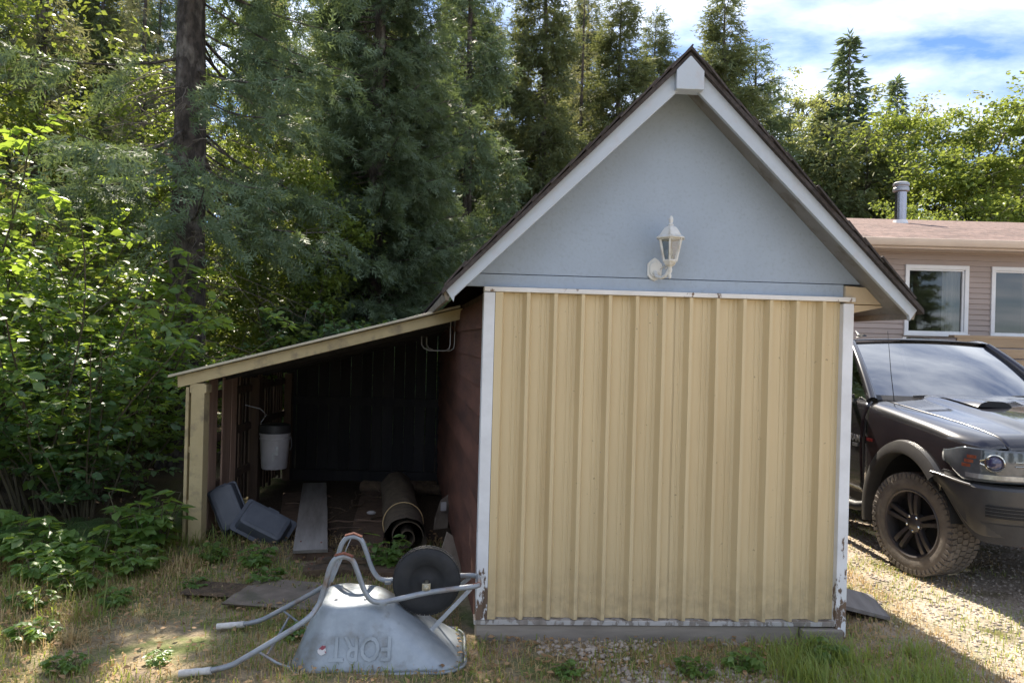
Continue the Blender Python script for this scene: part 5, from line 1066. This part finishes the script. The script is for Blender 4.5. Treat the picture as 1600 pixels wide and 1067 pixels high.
# ---------------------------------------------------------------- shrubs on the left
S1 = shrub_meshes(41, 3.3, 1.25, 15, leaf=.10, step=.048, twigs=12)
S2 = shrub_meshes(42, 2.2, 1.0, 13, leaf=.09, step=.045, twigs=11)
S3 = shrub_meshes(43, 3.0, 1.1, 10, leaf=.105, step=.052, twigs=11)
shr = [(-4.35, 6.9, S1, 'leaf_shrub', 0, .95), (-4.25, 8.0, S1, 'leaf_dark', 1.4, .9), (-5.3, 7.7, S1, 'leaf_shrub', 2.6, 1.05), (-3.85, 6.7, S2, 'leaf_dark', .5, .85), (-6.3, 8.9, S1, 'leaf_shrub', 3.8, 1.1), (-4.8, 9.0, S3, 'leaf_bright', 1, 1.05), (-4.0, 10.0, S3, 'leaf_shrub', 2, .95), (-2.7, 11.1, S2, 'leaf_shrub', 3, 1.05), (-1.6, 11.0, S2, 'leaf_dark', 4, 1.0), (-7.4, 10.2, S1, 'leaf_shrub', 5, 1.15), (-5.8, 10.9, S3, 'leaf_shrub', .3, 1.2), (-8.8, 12.6, S1, 'leaf_shrub', 2.2, 1.2), (-3.9, 12.2, S3, 'leaf_bright', 1.2, 1.0), (-.6, 11.4, S2, 'leaf_bright', 1.9, .9), (-5.1, 6.3, S2, 'leaf_dark', 2.4, 1.0), (-6.9, 14, S3, 'leaf_bright', .9, 1.2), (-1.9, 15, S3, 'leaf_shrub', 3.9, 1.1), (-4.9, 18, S1, 'leaf_bright', 4.9, 1.2), (-9.5, 17, S1, 'leaf_bright', 0.4, 1.3), (1.5, 16, S3, 'leaf_shrub', 1.4, 1.2), (-7.5, 22, S1, 'leaf_bright', 3, 1.4), (-2.5, 21, S1, 'leaf_shrub', 2, 1.4), (3.5, 20, S1, 'leaf_shrub', 5, 1.4), (-12, 26, S1, 'leaf_bright', 5, 1.5)]
for i, (x, y, ms, mt, rz, s) in enumerate(shr):
    own = {(-4.35, 6.9): 'broad leafy shrub standing behind the large pale fern', (-4.25, 8.0): 'dark leafy shrub close against the outer lean-to wall', (-5.3, 7.7): 'tall spreading shrub with many bare stems at its foot left of the ferns', (-3.85, 6.7): 'low dark-leaved shrub between the ferns and the lean-to post', (-5.1, 6.3): 'low dark shrub overhanging the dry grass at the wood edge', (-4.8, 9.0): 'bright yellow-green shrub before the large spruce trunk', (-4.0, 10.0): 'green shrub beside the foot of the large spruce trunk', (-2.7, 11.1): 'low green shrub seen over the lean-to roof', (-1.6, 11.0): 'low dark shrub seen over the lean-to roof near the shed', (-.6, 11.4): 'low bright shrub tucked behind the shed eave', (-3.9, 12.2): 'bright shrub behind the large spruce and beside the dense spruce'}.get((x, y))
    if own: lab, g = own, None
    elif y < 8.2: lab, g = 'leafy green shrub with broad pointed leaves left of the lean-to', 'shrubs left of the lean-to'
    elif y < 13: lab, g = 'tall leafy shrub growing round the trunks behind the lean-to', 'shrubs behind the lean-to'
    else: lab, g = 'leafy understory shrub far back among the spruce trunks', 'understory shrubs in the wood'
    tree('shrub', lab, 'shrub', (x, y), ms, ('stem', mt), rz, s, g, parts=('stems', 'foliage'))

# low plants
def compound_plant(seed, h, n, leaf):
    rg = np.random.default_rng(seed); sm = MB(); pos = []; fw = []; ups = []
    for i in range(n):
        az = rg.uniform(0, 6.28); d = np.array((math.cos(az)*.45, math.sin(az)*.45, 1)); d /= np.linalg.norm(d); L = h*rg.uniform(.4, 1.1); b = np.array((math.cos(az), math.sin(az), 0))*rg.uniform(0, .12); e = b+d*L
        sm.tube([tuple(b-np.array((0, 0, .04))), tuple((b+e)/2+rg.normal(0, .02, 3)), tuple(e)], [.005, .004, .003], 5, caps=False)
        for q in (e, b+d*L*.72, b+d*L*.45):
            a = rg.uniform(0, 6.28); f = np.array((math.cos(a), math.sin(a), .2)); c = q+f*.06; sm.tube([tuple(q), tuple(c)], .002, 4, caps=False)
            for k in range(5):
                ak = a+(k-2)*.62; pos.append(c); fw.append((math.cos(ak), math.sin(ak), rg.uniform(-.35, .05))); ups.append((rg.normal(0, .2), rg.normal(0, .2), 1))
    n = len(pos); sz = leaf*rg.uniform(.75, 1.25, n); V, F = place(LEAF6, LEAF6F, np.array(pos), np.array(fw), np.array(ups), sz, sz)
    return sm.mesh('stems', 60, recalc=False), arr_mesh('foliage', V, F)
CP = compound_plant(51, .55, 16, .12); CQ = compound_plant(52, .3, 12, .10)
tree('creeper_plant', 'tall five-leaved creeper plant growing at the foot of the yellow post', 'plant', (-2.93, 6.0), CP, ('stem', 'leaf_shrub'), 0, 1, parts=('stems', 'foliage'))
tree('creeper_plant', 'pale-tipped creeper plant between the fern and the post', 'plant', (-3.15, 6.25), CP, ('stem', 'leaf_bright'), 2, .8, parts=('stems', 'foliage'))
for i, (x, y, s) in enumerate(((-3.15, 5.55, 1), (-3.55, 5.6, 1.1), (-3.3, 5.25, .9), (-3.9, 5.75, 1.2), (-2.75, 5.5, .8), (-4.2, 5.4, 1.1), (-2.95, 5.1, .7))):
    tree('weed', 'low leafy weed growing in the dry grass below the shrubs', 'weed', (x, y), CQ, ('stem', 'leaf_dark' if i % 2 else 'leaf_shrub'), i*1.1, s, 'weeds below the shrubs', parts=('stems', 'foliage'))
for i, (x, y, s) in enumerate(((-3.05, 4.75, .5), (-2.6, 4.9, .45), (-2.2, 5.2, .4), (-2.35, 3.95, .4), (-.35, 4.15, .3), (.35, 4.0, .35), (-2.75, 4.3, .5), (-1.9, 4.05, .3))):
    tree('weed', 'small flat weed scattered in the open yard grass', 'weed', (x, y), CQ, ('stem', 'grass' if i % 2 else 'leaf_shrub'), i*2.1, s, 'small weeds in the yard', parts=('stems', 'foliage'))
for i, (x, y, s, lab) in enumerate(((-.93, 5.72, .55, 'slender weed standing before the rolled carpet'), (-.6, 5.3, .5, 'dark weed behind the wheelbarrow wheel'), (-1.95, 5.75, .6, 'flat weed on the lean-to threshold before the tubs'), (-2.35, 5.85, .55, 'creeping weed close to the yellow post'), (-1.75, 5.35, .5, 'weed between the plywood panel and the lean-to'), (-1.25, 4.35, .35, 'small weed beside the wheelbarrow handles'), (1.05, 4.05, .4, 'low dandelion-like weed before the metal front'), (1.35, 4.12, .45, 'leafy weed in the pebbles before the metal front'), (1.85, 4.25, .5, 'weed against the end of the foundation beam'))):
    tree('weed', lab, 'weed', (x, y), CQ if i else CP, ('stem', 'leaf_dark' if i < 5 else 'grass'), i*.9, s, parts=('stems', 'foliage'))
def fern_mesh(seed, nf, L):
    rg = np.random.default_rng(seed); sm = MB(); pos = []; fw = []
    for i in range(nf):
        az = i*2*math.pi/nf+rg.uniform(-.3, .3); Lf = L*rg.uniform(.75, 1.1); pts = []
        for t in np.linspace(0, 1, 9): pts.append(np.array((math.cos(az)*Lf*t*.85, math.sin(az)*Lf*t*.85, Lf*(.95*t-.75*t*t)-.03)))
        sm.tube([tuple(p) for p in pts], [.005-.0005*k for k in range(9)], 4, caps=False)
        for t in np.linspace(.12, .99, 26):
            f = t*8; q = int(min(7, f)); p = pts[q]+(pts[q+1]-pts[q])*(f-q); tg = unit(pts[q+1]-pts[q]); sd = np.cross(tg, (0, 0, 1)); sd /= np.linalg.norm(sd)
            ln = Lf*.24*math.sin(math.pi*min(1, .12+t*.88))**.8+.01
            for s in (-1, 1): 
                pd = sd*s+tg*.45+np.array((0, 0, -.15))
                for u in np.linspace(0, .85, 6): 
                    for s2 in (-1, 1): pos.append(np.concatenate([p+unit(pd)*ln*u, unit(pd)*.7+tg*s2*.9, [ln*.24*(1-u*.8)]]))
    a = np.array(pos); n = len(a); V, F = place(LEAF4, LEAF4F, a[:, :3], a[:, 3:6], np.tile((0., 0., 1.), (n, 1)), a[:, 6], a[:, 6]*1.1)
    return sm.mesh('stems', 60, recalc=False), arr_mesh('fronds', V, F)
FN = fern_mesh(61, 9, .62)
for x, y, s, rz, lab in ((-3.42, 6.15, .9, 0, 'green fern under the shrubs left of the lean-to'), (-4.25, 5.75, 1.15, 1, 'large pale fern at the outer edge of the shrubs'), (-3.75, 6.3, .8, 2, 'dark fern deep beneath the shrubs'), (-2.98, 6.75, .75, 3, 'fern pressed against the outer lean-to wall')):
    tree('fern', lab, 'fern', (x, y), FN, ('stem', 'fern'), rz, s, parts=('stems', 'fronds'))

# ---------------------------------------------------------------- grass, straw, pebbles, litter
def in_shed(x, y):
    return ((x > -.22-.145*(y-4.45)-.02) & (x < 2.10-.045*(y-4.45)) & (y > 4.42+.055*x) & (y < 9.6)) | ((x > -2.75) & (x < -.2) & (y > 6.9) & (y < 9.4)) | ((x > -1.74) & (x < -1.22) & (y > 4.90) & (y < 5.18))
gzv = np.vectorize(gz)
def blades(name, label, cat, mat, n, xr, yr, hgt, wid, lean, seed, mask=None, clumps=0, flat=0):
    rg = np.random.default_rng(seed)
    if clumps:
        cx = rg.uniform(*xr, clumps); cy = rg.uniform(*yr, clumps); k = rg.integers(0, clumps, n); sd = rg.uniform(.03, .14, clumps)
        x = cx[k]+rg.normal(0, 1, n)*sd[k]; y = cy[k]+rg.normal(0, 1, n)*sd[k]
    else: x = rg.uniform(*xr, n); y = rg.uniform(*yr, n)
    ok = ~in_shed(x, y)
    if mask is not None: ok &= mask(x, y, rg)
    x = x[ok]; y = y[ok]; n = len(x); z = gzv(x, y); a = rg.uniform(0, 6.283, n); h = hgt*rg.uniform(.4, 1.25, n); l = lean*rg.uniform(.3, 1.4, n)
    dx = np.cos(a); dy = np.sin(a); wx = -dy*wid/2*rg.uniform(.6, 1.3, n); wy = dx*wid/2*rg.uniform(.6, 1.3, n)
    hz = h*np.sqrt(np.maximum(.04, 1-np.minimum(.96, l**2))); hr = h*np.minimum(1.1, l)
    b = np.stack([x, y, z-.01], 1); W = np.stack([wx, wy, np.zeros(n)], 1)
    mid = b+np.stack([dx*hr*.35, dy*hr*.35, hz*.62+.012], 1); tip = b+np.stack([dx*hr, dy*hr, hz*(.95 if not flat else .55)+.012], 1)
    V = np.stack([b-W, b+W, mid+W*.8, mid-W*.8, tip], 1); i0 = np.arange(n)[:, None]*5
    F = np.concatenate([i0+np.array([[0, 1, 2]]), i0+np.array([[0, 2, 3]]), i0+np.array([[3, 2, 4]])])
    o = obj(name, arr_mesh(name, V, F), mat); tag(o, label, cat); o['kind'] = 'stuff'; return o
nzv = lambda x, y, s, o=0: np.array([mnoise.noise(Vector((a*s, b*s, o))) for a, b in zip(x, y)])
yard = lambda x, y, rg: (x < 2.5+.3*np.sin(y*3))
blades('dry_grass', 'dry straw-coloured grass thatch over the yard in front', 'grass', 'straw', 44000, (-4.6, 2.8), (3.5, 6.6), .065, .0055, .95, 71, lambda x, y, rg: nzv(x, y, 1.3) > -.38+rg.normal(0, .14, len(x)), flat=1)
blades('grass', 'short green grass in the shaded yard', 'grass', 'grass', 26000, (-4.6, 2.6), (3.5, 6.4), .065, .006, .6, 72, lambda x, y, rg: nzv(x, y, 1.1, 7) > -.06+rg.normal(0, .14, len(x)))
blades('tall_grass', 'long lush green grass at the right front of the shed', 'grass', 'grass', 3600, (1.55, 2.45), (3.5, 4.34), .15, .006, .8, 73, clumps=50)
blades('verge_grass', 'yellow-green grass along the edge of the gravel drive', 'grass', 'grass', 15000, (2.15, 4.2), (3.6, 9.5), .05, .005, .7, 74, lambda x, y, rg: nzv(x, y, 1.7, 3) > .0+rg.normal(0, .15, len(x))+.25*np.clip(x-3, 0, 2))
blades('verge_straw', 'dry yellow grass along the edge of the gravel drive', 'grass', 'straw', 12000, (2.15, 4.4), (3.6, 9.5), .06, .005, .9, 75, lambda x, y, rg: nzv(x, y, 1.4, 5) > .0+rg.normal(0, .15, len(x)), flat=1)
blades('rough_grass', 'rough dry grass tufts below the shrubs', 'grass', 'straw', 5000, (-4.8, -2.4), (4.2, 6.1), .13, .005, .95, 76, clumps=50)
blades('rough_green_grass', 'rough green grass tufts below the shrubs', 'grass', 'grass', 4500, (-5, -2.3), (4.6, 6.4), .17, .007, .85, 77, clumps=50)
def pebbles(name, label, n, xr, yr, sz, seed, mask=None):
    rg = np.random.default_rng(seed); x = rg.uniform(*xr, n); y = rg.uniform(*yr, n); ok = ~in_shed(x, y)
    if mask is not None: ok &= mask(x, y, rg)
    x = x[ok]; y = y[ok]; n = len(x); s = sz*rg.uniform(.35, 1.2, n)**1.5
    T = np.array([(1, 0, 0), (0, 1, 0), (-1, 0, 0), (0, -1, 0), (0, 0, .6), (0, 0, -.5), (.6, .6, .35), (-.6, -.6, .35)]); TF = np.array([(0, 6, 4), (6, 1, 4), (1, 2, 4), (2, 7, 4), (7, 3, 4), (3, 0, 4), (0, 1, 6), (2, 3, 7), (1, 0, 5), (2, 1, 5), (3, 2, 5), (0, 3, 5)])
    a = rg.uniform(0, 6.28, n); V = T[None]*s[:, None, None]*rg.uniform(.7, 1.3, (n, 8, 1)); ca, sa = np.cos(a)[:, None], np.sin(a)[:, None]
    V = np.stack([V[:, :, 0]*ca-V[:, :, 1]*sa+x[:, None], V[:, :, 0]*sa+V[:, :, 1]*ca+y[:, None], V[:, :, 2]+(gzv(x, y)+s*.2)[:, None]], 2)
    o = obj(name, arr_mesh(name, V, (TF[None]+np.arange(n)[:, None, None]*8).reshape(-1, 3)), 'pebble'); tag(o, label, 'gravel'); o['kind'] = 'stuff'
pebbles('gravel', 'pale pebbles scattered before the metal front', 2600, (.2, 2.1), (3.75, 4.5), .018, 81, lambda x, y, rg: nzv(x, y, 2.2, 2) > -.12+rg.normal(0, .1, len(x)))
pebbles('drive_gravel', 'pale gravel stones over the drive', 16000, (2.5, 7.0), (3.5, 10), .013, 82)
def litter(n, seed):
    rg = np.random.default_rng(seed); x = rg.uniform(-4.5, 2.4, n); y = rg.uniform(3.5, 6.8, n); ok = ~in_shed(x, y); x = x[ok]; y = y[ok]; n = len(x)
    pos = np.stack([x, y, gzv(x, y)+.022+rg.uniform(0, .02, n)], 1); f = rg.normal(0, 1, (n, 3))*np.array((1, 1, .15)); s = rg.uniform(.02, .05, n)
    V, F = place(LEAF4, LEAF4F, pos, f, rg.normal(0, .3, (n, 3))+np.array((0, 0, 1)), s, s); o = obj('leaf_litter', arr_mesh('leaf_litter', V, F), 'litter'); tag(o, 'brown fallen leaves and bark bits scattered on the yard', 'litter'); o['kind'] = 'stuff'
litter(3600, 91)
